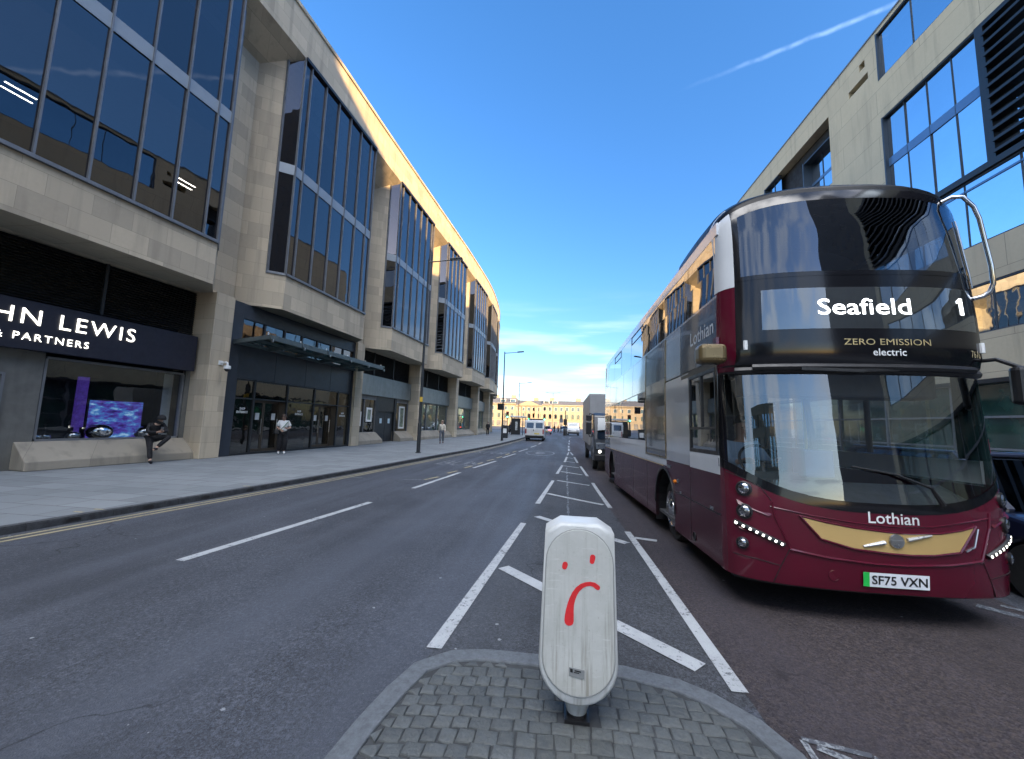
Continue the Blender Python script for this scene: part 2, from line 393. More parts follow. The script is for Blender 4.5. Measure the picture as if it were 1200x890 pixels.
def PF(t, o, z):
    d = (F(t + .05) - F(t - .05)) / .1; k = 1 / sqrt(1 + d * d)
    return (F(t) + o * k, t - o * d * k, z)
KP = [(-30, -13.2), (-10, -9.75), (0, -8.3), (4.75, -7.6), (8.6, -7.0), (12, -6.55), (17, -6.05), (26.5, -5.1), (36, -4.62), (46, -4.3), (56, -4.5), (66, -5.6), (76, -8.2), (86, -12.5), (92, -16)]
K = spline([a for a, c in KP], [c for a, c in KP])
ts = frange(-30, 92, 1.)
def strip(name, fn0, fn1, ts, z0, z1, m):
    b = MB(); b.grid(lambda t, u: (lerp(fn0(t), fn1(t), u), t, z0 if u < .5 else z1), ts, [0, 1]); return b.build(name, m, kind='structure')
b = MB(); b.grid(lambda t, u: (lerp(F(t) - 6, K(t) - .15, u), t, 0), ts, [0, .5, 1]); b.build('pavement', M['paving'], kind='structure')
b = MB()
for i in range(len(ts) - 1):                  # kerbstones a metre long with open joints
    t0, t1 = ts[i], ts[i + 1] - .012
    b.prism([(K(t0) - .15, t0), (K(t0) - .012, t0), (K(t1) - .012, t1), (K(t1) - .15, t1)], lambda x, y: (x, y, -.14), lambda x, y: (x, y, .004))
    b.prism([(K(t0) - .012, t0), (K(t0) + .004, t0), (K(t1) + .004, t1), (K(t1) - .012, t1)], lambda x, y: (x, y, -.14), lambda x, y: (x, y, -.012))
b.build('kerb', M['darkkerb'], kind='structure')
b = MB()
for i in range(26, 90):                       # drain slots in the kerb face
    t = ts[i] + .5
    b.prism([(-.09, -.075), (.09, -.075), (.09, -.045), (.05, -.02), (-.05, -.02), (-.09, -.045)], lambda x, z: (K(t + x) + .0055, t + x, z), lambda x, z: (K(t + x) - .01, t + x, z))
b.build('kerb_drain', M['black'], kind='structure')
# far pavement across the junction and the pavement on the right
b = MB(); b.grid(lambda x, y: (x, y, .0), frange(-120, 120, 20), [196, 240]); b.box(-120, 120, 195.8, 196, -.3, .004); b.build('far_pavement', M['paving'], kind='structure')
RK = 13.0
b = MB(); b.grid(lambda x, y: (x, y, 0), [RK + .15, 20.2], frange(-40, 110, 10)); b.build('pavement', M['paving'], kind='structure')
b = MB()
for t in frange(-40, 109, 1.): b.box(RK, RK + .15, t, t + .99, -.25, .004)
b.build('kerb', M['kerb'], kind='structure')

# ---- painted markings: thin sheets lying on the road
MK = .004
def sheet(name, poly, m, lift=MK, cell=.25, mb=None):
    # quad p0 p1 p2 p3: long edges p0->p3 and p1->p2
    p0, p1, p2, p3 = [Vector((*p, 0)) for p in poly]
    n = max(1, int(max((p3 - p0).length, (p2 - p1).length) / cell)); k = max(1, int(max((p1 - p0).length, (p2 - p3).length) / cell))
    b = mb or MB()
    def fn(u, v):
        p = p0.lerp(p1, u).lerp(p3.lerp(p2, u), v); return (p.x, p.y, dip(p.x, p.y) + lift)
    b.grid(fn, [i / k for i in range(k + 1)], [i / n for i in range(n + 1)])
    if mb is None: return b.build(name, m, kind='structure')
def line(name, p, q, wd, m, lift=MK):
    d = (Vector((*q, 0)) - Vector((*p, 0))).normalized(); a = Vector((-d.y, d.x, 0)) * wd / 2
    return sheet(name, [(p[0] - a.x, p[1] - a.y), (p[0] + a.x, p[1] + a.y), (q[0] + a.x, q[1] + a.y), (q[0] - a.x, q[1] - a.y)], m, lift)
# reddish bus lane surface and the darker hatched area
b = MB(); lx = lambda y: interp(y, [-12, 3, 7, 14, 20, 27, 60], [1.3, 1.26, 1.14, 1.0, .85, .72, 1.3])
b.grid(lambda u, y: (lerp(lx(y), 4.75, u), y, dip(lerp(lx(y), 4.75, u), y) + .004), [i / 14 for i in range(15)], frange(-12, 60, .5))
b.build('bus_lane', M['redlane'], kind='structure')
b = MB(); l2 = lambda y: interp(y, [2.9, 7.2, 13, 18, 23, 28], [-.97, -.62, -.22, .08, .38, .62])
b.grid(lambda u, y: (lerp(l2(y), lx(y), u), y, dip(lerp(l2(y), lx(y), u), y) + .003), [i / 4 for i in range(5)], frange(2.9, 28, .4))
b.build('hatched_area', M['patch'], kind='structure')
W_ = M['white_paint']
for poly in ([(-1.0, 3.18), (-.88, 3.18), (-.57, 7.2), (-.67, 7.22)], [(1.17, 3.04), (1.28, 3.04), (1.2, 7.14), (1.1, 7.13)],
             [(-.53, 9.0), (-.42, 9.02), (-.16, 12.9), (-.25, 12.9)], [(1.07, 9.23), (1.17, 9.23), (1.11, 13.35), (1.01, 13.32)],
             [(-.15, 14.7), (-.05, 14.75), (.15, 18.0), (.06, 18.0)], [(.95, 15.0), (1.05, 15.0), (.97, 18.4), (.87, 18.38)],
             [(.17, 19.6), (.28, 19.7), (.43, 23.0), (.33, 22.9)], [(.8, 20.0), (.9, 20.0), (.86, 23.5), (.76, 23.4)],
             [(.39, 24.3), (.48, 24.3), (.6, 27.1), (.53, 27.1)], [(.72, 24.8), (.82, 24.8), (.73, 27.2), (.65, 27.2)]):
    sheet('hatching_line', poly, W_, .009)
for p, q, wd in (((-.66, 5.0), (1.05, 3.28), .16), ((-.42, 7.78), (1.03, 6.4), .15), ((1.2, 6.76), (1.52, 6.66), .12), ((-.3, 10.4), (1.0, 9.56), .15), ((-.08, 13.0), (.91, 12.7), .16),
                 ((.04, 15.57), (.83, 15.23), .16), ((.16, 17.85), (.81, 17.67), .16), ((.3, 20.07), (.72, 19.93), .16), ((.39, 22.5), (.7, 22.3), .16)):
    line('hatching_bar', p, q, wd, W_, .011)
for p, q in (((.61, 28.6), (.65, 31.4)), ((.68, 33), (.73, 35.6)), ((.81, 38.4), (.87, 40.9)), ((.95, 43.7), (1.1, 49)), ((1.25, 55), (1.45, 62))):
    line('centre_dash', p, q, .12, W_)
for p, q, wd in (((-4.47, 4.42), (-3.95, 8.18), .13), ((-3.75, 10.1), (-3.42, 13.68), .12), ((-3.29, 15.2), (-2.91, 18.3), .12), ((-2.87, 20.2), (-2.56, 23.1), .12), ((-2.56, 25), (-2.25, 28), .12), ((-2.2, 30), (-1.95, 33), .12), ((-1.9, 35), (-1.75, 38), .12)):
    line('lane_line', p, q, wd, W_)
YP = M['yellow_paint']; WP = M['worn_paint']
for off in (.22, .4):
    b = MB(); b.grid(lambda t, u: (K(t) + off + (u - .5) * .07, t, dip(K(t) + off, t) + MK), ts[:80], [0, 1]); b.build('yellow_line', YP, kind='structure')
for p, q in (((-3.97, 11.6), (-3.78, 12.35)), ((-3.76, 13.3), (-3.62, 14.05)), ((-3.6, 15.05), (-3.47, 15.8)), ((-3.42, 16.6), (-3.34, 17.3)), ((-3.3, 18.1), (-3.15, 19.1)), ((-3.14, 19.9), (-3.02, 20.8)), ((-2.98, 22), (-2.9, 23)), ((-2.85, 24.2), (-2.75, 25.2))):
    line('bay_dash', p, q, .1, YP, .008)
line('bay_edge', (-4.76, 11.46), (-3.97, 11.6), .06, WP); line('bay_edge', (-6.29, 11.41), (-5.72, 11.36), .06, WP)
# worn letters BUS STOP lying in the bay, a cycle mark and the arrow by the island
def road_text(body, loc, size, rot, stretch, m, name):
    me = text_mesh(body, size, 0, .01); c, s_ = cos(rot), sin(rot); b = MB()
    def fn(co):
        x, y = co.x, co.y * stretch; X, Y = loc[0] + c * x - s_ * y, loc[1] + s_ * x + c * y
        return (X, Y, dip(X, Y) + MK)
    b.add_mesh(me, fn); return b.build(name, m, kind='structure')
road_text('BUS', (-5.15, 15.9), 1.0, -.07, 2.6, WP, 'road_lettering'); road_text('STOP', (-4.9, 22.5), .8, -.07, 2.6, WP, 'road_lettering')
for (cx, cy, r) in ((-1.2, 24.5, .9),):
    b = MB(); b.grid(lambda a, u: (cx + cos(a) * (r - .12 * u), cy + sin(a) * (r * 2.2 - .25 * u), dip(cx, cy) + MK), frange(0, 2 * pi, .25), [0, 1]); b.build('roundel_marking', WP, kind='structure')
    b = MB(); b.grid(lambda a, u: (cx + cos(a) * .3 * u, cy + sin(a) * .9 * u, dip(cx, cy) + MK), frange(0, 2 * pi, .4), [0, 1]); b.build('roundel_marking', WP, kind='structure')
for p, q, wd in (((1.38, 2.42), (1.4, 2.66), .035), ((1.4, 2.67), (1.72, 2.6), .04), ((1.45, 2.62), (1.62, 2.52), .05), ((1.72, 2.6), (1.8, 2.4), .03)): line('worn_marking', p, q, wd, WP, .009)
line('worn_marking', (4.35, 4.95), (5.3, 3.9), .12, WP, .009); line('worn_marking', (4.62, 5.0), (5.4, 4.2), .07, WP, .009)
# pale seam running up the middle of the hatching
b = MB(); rnd = random.Random(3)
for i, (y0, y1) in enumerate([(7.9, 9.3), (9.4, 10.2), (10.3, 11.9), (12.1, 13.0), (13.2, 14.6), (15, 16.4), (16.6, 17.3)]):
    n = 7; pts = [(.19 + .011 * (lerp(y0, y1, k / n) - 8.8) + rnd.uniform(-.012, .012), lerp(y0, y1, k / n)) for k in range(n + 1)]
    for (x0, a), (x1, c) in zip(pts, pts[1:]):
        wd = rnd.uniform(.01, .028); b.poly([(x0 - wd, a, dip(x0, a) + .0075), (x0 + wd, a, dip(x0, a) + .0075), (x1 + wd, c, dip(x1, c) + .0075), (x1 - wd, c, dip(x1, c) + .0075)])
b.build('road_seam', WP, kind='structure')
for x, y in ((-7.73, 5.74), (-7.64, 5.96), (-7.24, 8.65)):
    b = MB(); b.box(x - .09, x + .09, y - .02, y + .02, .001, .005); b.build('utility_mark', M['yellow_paint'], kind='structure')

# ---- traffic island
IO = [(-1.12, -4), (-1.12, 2.01), (-1.1, 2.25), (-1.05, 2.55), (-.97, 2.83), (-.76, 3.02), (-.51, 3.08), (-.14, 3.08), (.46, 3.05), (.81, 2.96), (1.0, 2.84), (1.18, 2.65), (1.28, 2.42), (1.3, 2.1), (1.3, -4)]
def inset(pts, d):
    r = []
    for i, p in enumerate(pts):
        a = Vector(pts[max(i - 1, 0)]); c = Vector(pts[min(i + 1, len(pts) - 1)]); t = (c - a).normalized(); r.append((p[0] + t.y * d, p[1] - t.x * d))
    return r
II = inset(IO, .14)
b = MB()
for i in range(len(IO) - 1):
    cuts = 6 if i in (0, len(IO) - 2) else 1
    for c in range(cuts):
        f0, f1 = c / cuts, (c + 1) / cuts
        q = [Vector(IO[i]).lerp(Vector(IO[i + 1]), f0), Vector(IO[i]).lerp(Vector(IO[i + 1]), f1), Vector(II[i]).lerp(Vector(II[i + 1]), f1), Vector(II[i]).lerp(Vector(II[i + 1]), f0)]
        b.prism([tuple(p) for p in q], lambda x, y: (x, y, -.2), lambda x, y: (x, y, 0.0))
kb = b.build('island_kerb', M['kerb'], kind='structure', bevel=.012)
b = MB(); b.poly([(x, y, -.016) for x, y in II]); 
mm = mat('sett_joint', (.035, .038, .04), .95, var=.3, nscale=9); b.build('traffic_island', mm, kind='structure')
def inside(x, y, P):
    r = False; j = len(P) - 1
    for i in range(len(P)):
        if (P[i][1] > y) != (P[j][1] > y) and x < (P[j][0] - P[i][0]) * (y - P[i][1]) / (P[j][1] - P[i][1]) + P[i][0]: r = not r
        j = i
    return r
m, t, bs, o = nodes('setts'); g = G(t); geo = g.n('NewGeometry'); rn = geo.outputs['Random Per Island']
cr = g.mix(rn, (.045, .052, .055), (.088, .098, .1)); cr = g.mix(g.rng(g.noise(24, 6), .35, .7), cr, (.07, .075, .072)); cr = g.mix(g.rng(g.noise(2.0, 4), .45, .7, 0, .5), cr, (.06, .068, .07))
g.ln(cr, bs.inputs['Base Color']); setp(bs, Roughness=.72); g.ln(g.bump(g.noise(45, 5), .7, .012), bs.inputs['Normal']); M['setts'] = m
b = MB(); rnd = random.Random(5); y = -1.2; row = 0
while y < 3.05:
    x = -1.2 + rnd.uniform(0, .1); dy = rnd.uniform(.088, .104)
    while x < 1.25:
        dx = rnd.uniform(.085, .125); yo = .05 * ((x - .1) / 1.1) ** 2 * -2.2
        cs = [(x + .0035, y + .0035 + yo), (x + dx - .0035, y + .0035 + yo), (x + dx - .0035, y + dy - .0035 + yo), (x + .0035, y + dy - .0035 + yo)]
        cs = [(px + rnd.uniform(-.0045, .0045), py + rnd.uniform(-.0045, .0045)) for px, py in cs]
        mx_, my_ = sum(p[0] for p in cs) / 4, sum(p[1] for p in cs) / 4; ok = inside(mx_, my_, II)
        if ok:
            for q_ in range(4):                 # stones at the edge are cut to the kerb
                for _ in range(12):
                    if inside(cs[q_][0], cs[q_][1], II): break
                    cs[q_] = (lerp(cs[q_][0], mx_, .15), lerp(cs[q_][1], my_, .15))
        if ok and not (.03 < x + dx / 2 < .21 and 2.43 < y + yo + dy / 2 < 2.66):
            h = rnd.uniform(-.011, -.004); cx = sum(p[0] for p in cs) / 4; cy = sum(p[1] for p in cs) / 4; base = len(b.v)
            for k, hh in ((1.0, h - .03), (1.0, h - .004), (.9, h), (.45, h + .001)):
                for px, py in cs: b.v.append((cx + (px - cx) * k, cy + (py - cy) * k, hh + rnd.uniform(-.0015, .0015)))
            b.s = True
            for r_ in range(3):
                for q in range(4): b.face((base + r_ * 4 + q, base + r_ * 4 + (q + 1) % 4, base + r_ * 4 + 4 + (q + 1) % 4, base + r_ * 4 + 4 + q))
            b.face((base + 12, base + 13, base + 14, base + 15)); b.s = False
        x += dx
    y += dy
b.build('sett_paving', M['setts'], kind='structure', sharp=60)

# ================================================================ department store (left)
Z_AP, Z_SILL, Z_SPA, Z_SPB, Z_GT, Z_ROOF = 6.25, 7.75, 12.45, 12.92, 18.3, 20.45
BAYS = [(-12.6, -6.4), (-3.2, 3.0), (6.1, 12.3), (15.45, 21.7), (25.1, 31.2), (34.6, 40.5), (44.1, 50.3), (53.9, 60.0), (63.2, 68.6), (71.8, 76.5)]
PIERS = [-14.0, -4.8, 4.5, 13.85, 23.2, 32.3, 41.6, 50.8, 60.2, 69.4, 78]
store = thing('department_store', 'long curved sandstone store with tall glass bays, shopfronts and black sign over the pavement', 'building', (-13, 20, 0))
def SB(b, name, m, parent=None, **k): return b.build(name, m, parent or store, local=False, **k)
T0, T1 = -26, 92
tt = frange(T0, T1, 1.5)
b = MB()
prof = [(-1.35, 17.2), (0, 18.3), (0.004, 20.28), (.07, 20.28), (.07, 20.45), (-1.3, 20.45)]
b.grid(lambda t, i: PF(t, *prof[int(i)]), tt, list(range(6)), smooth=False); SB(b, 'parapet', M['sandstone'])
b = MB(); b.grid(lambda t, u: PF(t, -1.3 - 16 * u, 20.3), tt, [0, 1]); SB(b, 'roof', M['spandrel'])
b = MB(); b.grid(lambda t, z: PF(t, -1.35, z), tt, [Z_AP, Z_SILL])
gaps = [T0] + [q for a, c in BAYS for q in (a - 1.14, c + 1.14)] + [T1]
for a, c in zip(gaps[::2], gaps[1::2]): b.grid(lambda t, z: PF(t, -1.35, z), frange(a, c, 1.5), [Z_SILL, 17.25])
b.grid(lambda t, u: PF(t, lerp(-1.36, -2.4, u), Z_AP), tt, [0, 1])
SB(b, 'stone_wall', M['sandstone'])
b = MB(); b.grid(lambda t, z: PF(t, -4.6, z), tt, [0, 20]); SB(b, 'inner_wall', M['room'])
b = MB()
for z in (7.6, 12.6): b.grid(lambda t, u: PF(t, lerp(-1.4, -4.6, u), z), tt, [0, 1])
SB(b, 'floor_slab', M['ceiling'])
DC = 1.12 / 1.35; prnd = random.Random(21)
for a, c in BAYS:
    def cheek(o): return -o * DC
    ap = MB()
    bt = frange(a, c, 1.2)
    plan = [(a - 1.12, -1.35)] + [(t, .0) for t in bt] + [(c + 1.12, -1.35)]
    for (t0, o0), (t1, o1) in zip(plan, plan[1:]):
        e = .03
        ap.poly([PF(t0, o0 + e, Z_AP), PF(t1, o1 + e, Z_AP), PF(t1, o1 + e, Z_SILL), PF(t0, o0 + e, Z_SILL)])
        ap.poly([PF(t0, o0 + e, Z_SILL), PF(t1, o1 + e, Z_SILL), PF(t1, o1 - .12, Z_SILL), PF(t0, o0 - .12, Z_SILL)])
    SB(ap, 'stone_apron', M['sandstone'])
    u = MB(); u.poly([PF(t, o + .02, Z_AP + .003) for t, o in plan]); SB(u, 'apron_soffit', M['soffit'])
    for sgn, e0 in ((-1, a), (1, c)):      # stone part of the canted cheek
        q = MB(); f = lambda o: e0 + sgn * (-o * DC)
        q.poly([PF(f(-.5), -.5, Z_SILL), PF(f(-1.36), -1.36, Z_SILL), PF(f(-1.36), -1.36, 17.3), PF(f(-.5), -.5, 17.88)])
        SB(q, 'cheek_wall', M['sandstone'])
    gl = MB()
    mull = [a] + [a + .45 + 1.05 * i for i in range(7) if a + .45 + 1.05 * i < c - .2] + [c]
    for z0, z1 in ((Z_SILL + .05, Z_SPA), (Z_SPB, Z_GT - .12)):
        for t0, t1 in zip(mull, mull[1:]):
            j = [-.03 + prnd.uniform(-.006, .006) for _ in range(3)]; gl.poly([PF(t0, j[0], z0), PF(t1, j[1], z0), PF(t1, j[1] + j[2] + .03, z1), PF(t0, j[0] + j[2] + .03, z1)])
        for sgn, e0 in ((-1, a), (1, c)):
            zt = z1 if z1 < 15 else z1
            zi = zt if zt < 15 else 17.8
            gl.poly([PF(e0, -.03, z0), PF(e0 + sgn * .5 * DC, -.5, z0), PF(e0 + sgn * .5 * DC, -.5, zi), PF(e0, -.03, zt)])
    gw = SB(gl, 'bay_window', M['bayglass'])
    fr = MB()
    for t in mull: fr.bar(PF(t, .0, Z_SILL + .03), PF(t, .0, Z_GT), .045, .1, Vector(PF(t, 1, 0)) - Vector(PF(t, 0, 0)))
    for sgn, e0 in ((-1, a), (1, c)):
        fr.bar(PF(e0 + sgn * .52 * DC, -.52, Z_SILL), PF(e0 + sgn * .52 * DC, -.52, 17.86), .09, .09)
        fr.bar(PF(e0, 0, Z_SILL + .06), PF(e0 + sgn * .54 * DC, -.54, Z_SILL + .06), .12, .1)
    for t0, t1 in zip(bt, bt[1:]): fr.bar(PF(t0, .03, Z_SILL + .06), PF(t1, .03, Z_SILL + .06), .16, .1)
    SB(fr, 'window_frame', M['frame'], gw)
    hd = MB()
    for t0, t1 in zip(bt, bt[1:]): hd.bar(PF(t0, .03, Z_GT - .03), PF(t1, .03, Z_GT - .03), .14, .16)
    SB(hd, 'head_rail', M['black'], gw)
    sp = MB(); pl2 = [(a - .5 * DC, -.5)] + [(t, 0) for t in bt] + [(c + .5 * DC, -.5)]
    for (t0, o0), (t1, o1) in zip(pl2, pl2[1:]): sp.poly([PF(t0, o0 + .01, Z_SPA), PF(t1, o1 + .01, Z_SPA), PF(t1, o1 + .01, Z_SPB), PF(t0, o0 + .01, Z_SPB)])
    SB(sp, 'spandrel', M['spandrel'], gw)
for t in PIERS:
    b = MB(); b.box(-.78, 0, -2.4, -.68, 0, Z_AP + .02, lambda x, o, z: PF(t + x, o, z)); SB(b, 'pier', M['sandstone'], bevel=.02)
for t0, z0 in ((7.65, 10.2), (12.05, 10.28)):
    for dz in (0, .18): 
        b = MB(); b.box(0, .62, -2.06, -2.0, 0, .05, lambda x, o, z: PF(t0 + x, o + dz * .9, z0 + dz * .5)); SB(b, 'ceiling_light', M['tubelight'])
# ---- ground floor between the piers
SO = -1.5
def flat(name, t0, t1, o, z0, z1, m, parent=None, thick=.08, bevel=0):
    b = MB(); tq = frange(t0, t1, 1.5)
    b.prism([(t, 0) for t in tq] + [(t, -thick) for t in tq[::-1]], lambda t, d: PF(t, o + d, z0), lambda t, d: PF(t, o + d, z1))
    return SB(b, name, m, parent, bevel=bevel)
def louvres(t0, t1, z0=4.62, z1=6.25):
    b = MB(); tq = frange(t0, t1, 1.5)
    for i in range(len(tq) - 1):
        z = z0
        while z < z1 - .05:
            b.poly([PF(tq[i], SO - .12, z), PF(tq[i + 1], SO - .12, z), PF(tq[i + 1], SO - .2, z + .075), PF(tq[i], SO - .2, z + .075)]); z += .08
            b.poly([PF(tq[i], SO - .12, z), PF(tq[i + 1], SO - .12, z), PF(tq[i + 1], SO - .2, z - .005), PF(tq[i], SO - .2, z - .005)])
    pn = SB(b, 'louvre_panel', M['louvre'])
    for k in range(1, 3):
        p = MB(); t = lerp(t0, t1, k / 3); p.box(-.04, .04, SO - .16, SO - .08, z0, z1, lambda x, o, z: PF(t + x, o, z)); SB(p, 'louvre_post', M['blackmetal'], pn)
def plinth(t0, t1):
    b = MB(); outl = [(SO - .3, .02), (SO - .3, .74), (SO + .02, .74), (-.92, .24), (-.9, 0)]
    b.prism(outl, lambda o, z: PF(t0, o, z), lambda o, z: PF(t1, o, z)); return SB(b, 'plinth_ledge', M['plinth'], bevel=.02)
def window(t0, t1, z0, z1, parts=1, m='shopglass'):
    b = MB(); b.poly([PF(t0, SO - .1, z0), PF(t1, SO - .1, z0), PF(t1, SO - .1, z1), PF(t0, SO - .1, z1)])
    wn = SB(b, 'shop_window', M[m]); f = MB(); e = .06
    for k in range(parts + 1): t = lerp(t0, t1, k / parts); f.box(-e / 2, e / 2, SO - .14, SO - .02, z0, z1, lambda x, o, z: PF(t + x, o, z))
    f.box(t0, t1, SO - .14, SO - .021, z0 - e, z0, PF); f.box(t0, t1, SO - .14, SO - .021, z1, z1 + e, PF)
    SB(f, 'window_frame', M['frame'], wn); return wn
def display_room(t0, t1, back, m):
    b = MB(); b.poly([PF(t0, back, .3), PF(t1, back, .3), PF(t1, back, 3.2), PF(t0, back, 3.2)])
    b.poly([PF(t0, SO - .12, .72), PF(t1, SO - .12, .72), PF(t1, back, .72), PF(t0, back, .72)])
    for t in (t0, t1): b.poly([PF(t, SO - .12, .3), PF(t, back, .3), PF(t, back, 3.2), PF(t, SO - .12, 3.2)])
    SB(b, 'display_recess', m)
# bay with the named sign
flat('shop_wall', 4.5, 9.1, SO, 0, 3.25, M['shopgrey']); flat('shop_wall', 12.9, 13.1, SO, 0, 3.25, M['shopgrey'])
d = flat('side_door', 6.6, 8.35, SO + .03, .02, 2.5, M['shopgrey'], thick=.05)
q = MB()
for t in (6.6, 7.47, 8.35): q.box(-.03, .03, SO + .03, SO + .07, 0, 2.55, lambda x, o, z: PF(t + x, o, z))
q.box(6.6, 8.35, SO + .03, SO + .07, 2.5, 2.56, PF); SB(q, 'door_frame', M['frame'], d)
q = MB(); q.tube([PF(8.15, SO + .06, 2.35), PF(8.15, SO + .2, 2.35), PF(8.22, SO + .22, 2.3)], .02); SB(q, 'door_closer', M['steel'], d)
louvres(4.5, 13.1); plinth(8.75, 13.3); window(9.15, 12.85, .8, 3.05); display_room(9.12, 12.88, -2.9, M['room'])
flat('window_reveal', 12.55, 12.85, SO - .5, .8, 3.05, mat('white_reveal', (.6, .64, .66), .5), thick=.03)
# entrance bay
EO = -.84
ent = MB()
ent.box(13.87, 14.42, EO - .3, EO, 0, 6.24, PF); ent.box(22.36, 22.44, EO - .3, EO, 0, 6.24, PF)
ent.box(14.42, 22.36, EO - .3, EO - .02, 5.62, 6.24, PF)
en = SB(ent, 'entrance_surround', M['navyframe'], bevel=.01)
for i in range(4): flat('entrance_panel', lerp(14.42, 22.36, i / 4) + .01, lerp(14.42, 22.36, (i + 1) / 4) - .01, EO - .08, 3.14, 4.52, M['navyframe'])
q = MB(); tq = [14.45, 15.6, 16.75, 17.9, 19.05, 20.2, 21.3, 22.34]
for t0, t1 in zip(tq, tq[1:]): q.poly([PF(t0, EO - .1, 4.6), PF(t1, EO - .1, 4.6), PF(t1, EO - .1, 5.6), PF(t0, EO - .1, 5.6)])
wn = SB(q, 'transom_window', M['bayglass']); f = MB()
for t in tq: f.box(-.04, .04, EO - .14, EO - .04, 4.56, 5.62, lambda x, o, z: PF(t + x, o, z))
f.box(14.43, 22.36, EO - .14, EO - .041, 4.5, 4.6, PF); SB(f, 'window_frame', M['navyframe'], wn)
q = MB()
for t0, t1, z0, z1 in ((14.45, 15.4, .08, 3.1), (15.4, 17.3, 2.36, 3.1), (17.3, 19.2, .08, 3.1), (19.2, 21.2, 2.36, 3.1), (21.2, 22.34, .08, 3.1)):
    q.poly([PF(t0, EO - .12, z0), PF(t1, EO - .12, z0), PF(t1, EO - .12, z1), PF(t0, EO - .12, z1)])
wn = SB(q, 'entrance_glazing', M['darkglass']); f = MB()
for t in (14.45, 15.4, 17.3, 19.2, 21.2, 22.32): f.box(-.04, .04, EO - .16, EO - .06, 0, 3.14, lambda x, o, z: PF(t + x, o, z))
for z in (2.33, 3.1): f.box(14.45, 22.32, EO - .16, EO - .061, z - .03, z + .03, PF)
f.box(14.45, 22.32, EO - .16, EO - .059, .0, .08, PF); SB(f, 'window_frame', M['blackmetal'], wn)
M['doorbronze'] = mat('bronze_door_frame', (.12, .1, .08), .4, .5)
for t0, t1 in ((15.44, 17.26), (19.24, 21.16)):
    for h0, h1 in ((t0, (t0 + t1) / 2), ((t0 + t1) / 2, t1)):
        q = MB(); e = .07
        q.box(h0 + .01, h0 + e, EO - .5, EO - .45, .05, 2.3, PF); q.box(h1 - e, h1 - .01, EO - .5, EO - .45, .05, 2.3, PF)
        q.box(h0, h1, EO - .5, EO - .451, .05, .18, PF); q.box(h0, h1, EO - .5, EO - .451, 2.2, 2.3, PF)
        dr = SB(q, 'entrance_door', M['doorbronze'])
        q = MB(); q.poly([PF(h0, EO - .47, .1), PF(h1, EO - .47, .1), PF(h1, EO - .47, 2.25), PF(h0, EO - .47, 2.25)]); SB(q, 'door_glass', M['darkglass'], dr)
        q = MB(); hc = (h0 + h1) / 2 + .12; q.box(hc - .11, hc + .11, EO - .44, EO - .43, 1.45, 1.75, PF); SB(q, 'door_notice', M['white'], dr)
        q = MB(); hh = h1 - .12; q.tube([PF(hh, EO - .4, .8), PF(hh, EO - .4, 1.5)], .02); SB(q, 'door_handle', M['steel'], dr)
    for t in (t0 - .02, t1 + .02):
        q = MB(); q.box(-.02, .02, EO - .5, EO - .14, 0, 2.32, lambda x, o, z: PF(t + x, o, z)); SB(q, 'door_jamb', M['doorbronze'])
for t in (14.92, 18.2, 21.75):           # small white wording on the glass by the doors
    for body, z, s_ in (('SHOP', 1.86, .13), ('ENTRANCE', 1.72, .13)):
        me = text_mesh(body, s_, 0, .004, align='CENTER'); q = MB(); q.add_mesh(me, lambda co: PF(t + co.x * .8, EO - .115, z + co.y)); SB(q, 'door_lettering', M['white'])
can = MB()
for t in frange(14.1, 22.6, 2.12): can.bar(PF(t, EO, 4.55), PF(t, .95, 4.72), .09, .16)
can.bar(PF(14.1, .92, 4.7), PF(22.6, .92, 4.7), .1, .2); can.bar(PF(14.1, EO + .05, 4.56), PF(22.6, EO + .05, 4.56), .1, .14); can.bar(PF(14.1, .1, 4.63), PF(22.6, .1, 4.63), .06, .1)
cn_ = SB(can, 'canopy', M['canopysteel'])
q = MB()
for i, t in enumerate(frange(14.1, 22.6, 2.12)[:-1]): q.box(t + .06, t + 2.06, EO + .1, .86, 0, .02, lambda t_, o, z: PF(t_, o, 4.6 + .16 * (o + .84) / 1.8 + z + .05))
SB(q, 'canopy_glass', M['canopyglass'], cn_)
q = MB()
for t in frange(14.1, 22.6, 2.12): q.tube([PF(t, .8, 4.78), PF(t, .8, 4.9)], .035); q.bar(PF(t, .97, 4.56), PF(t, 1.05, 4.56), .05, .12)
SB(q, 'canopy_bracket', M['steel'], cn_)
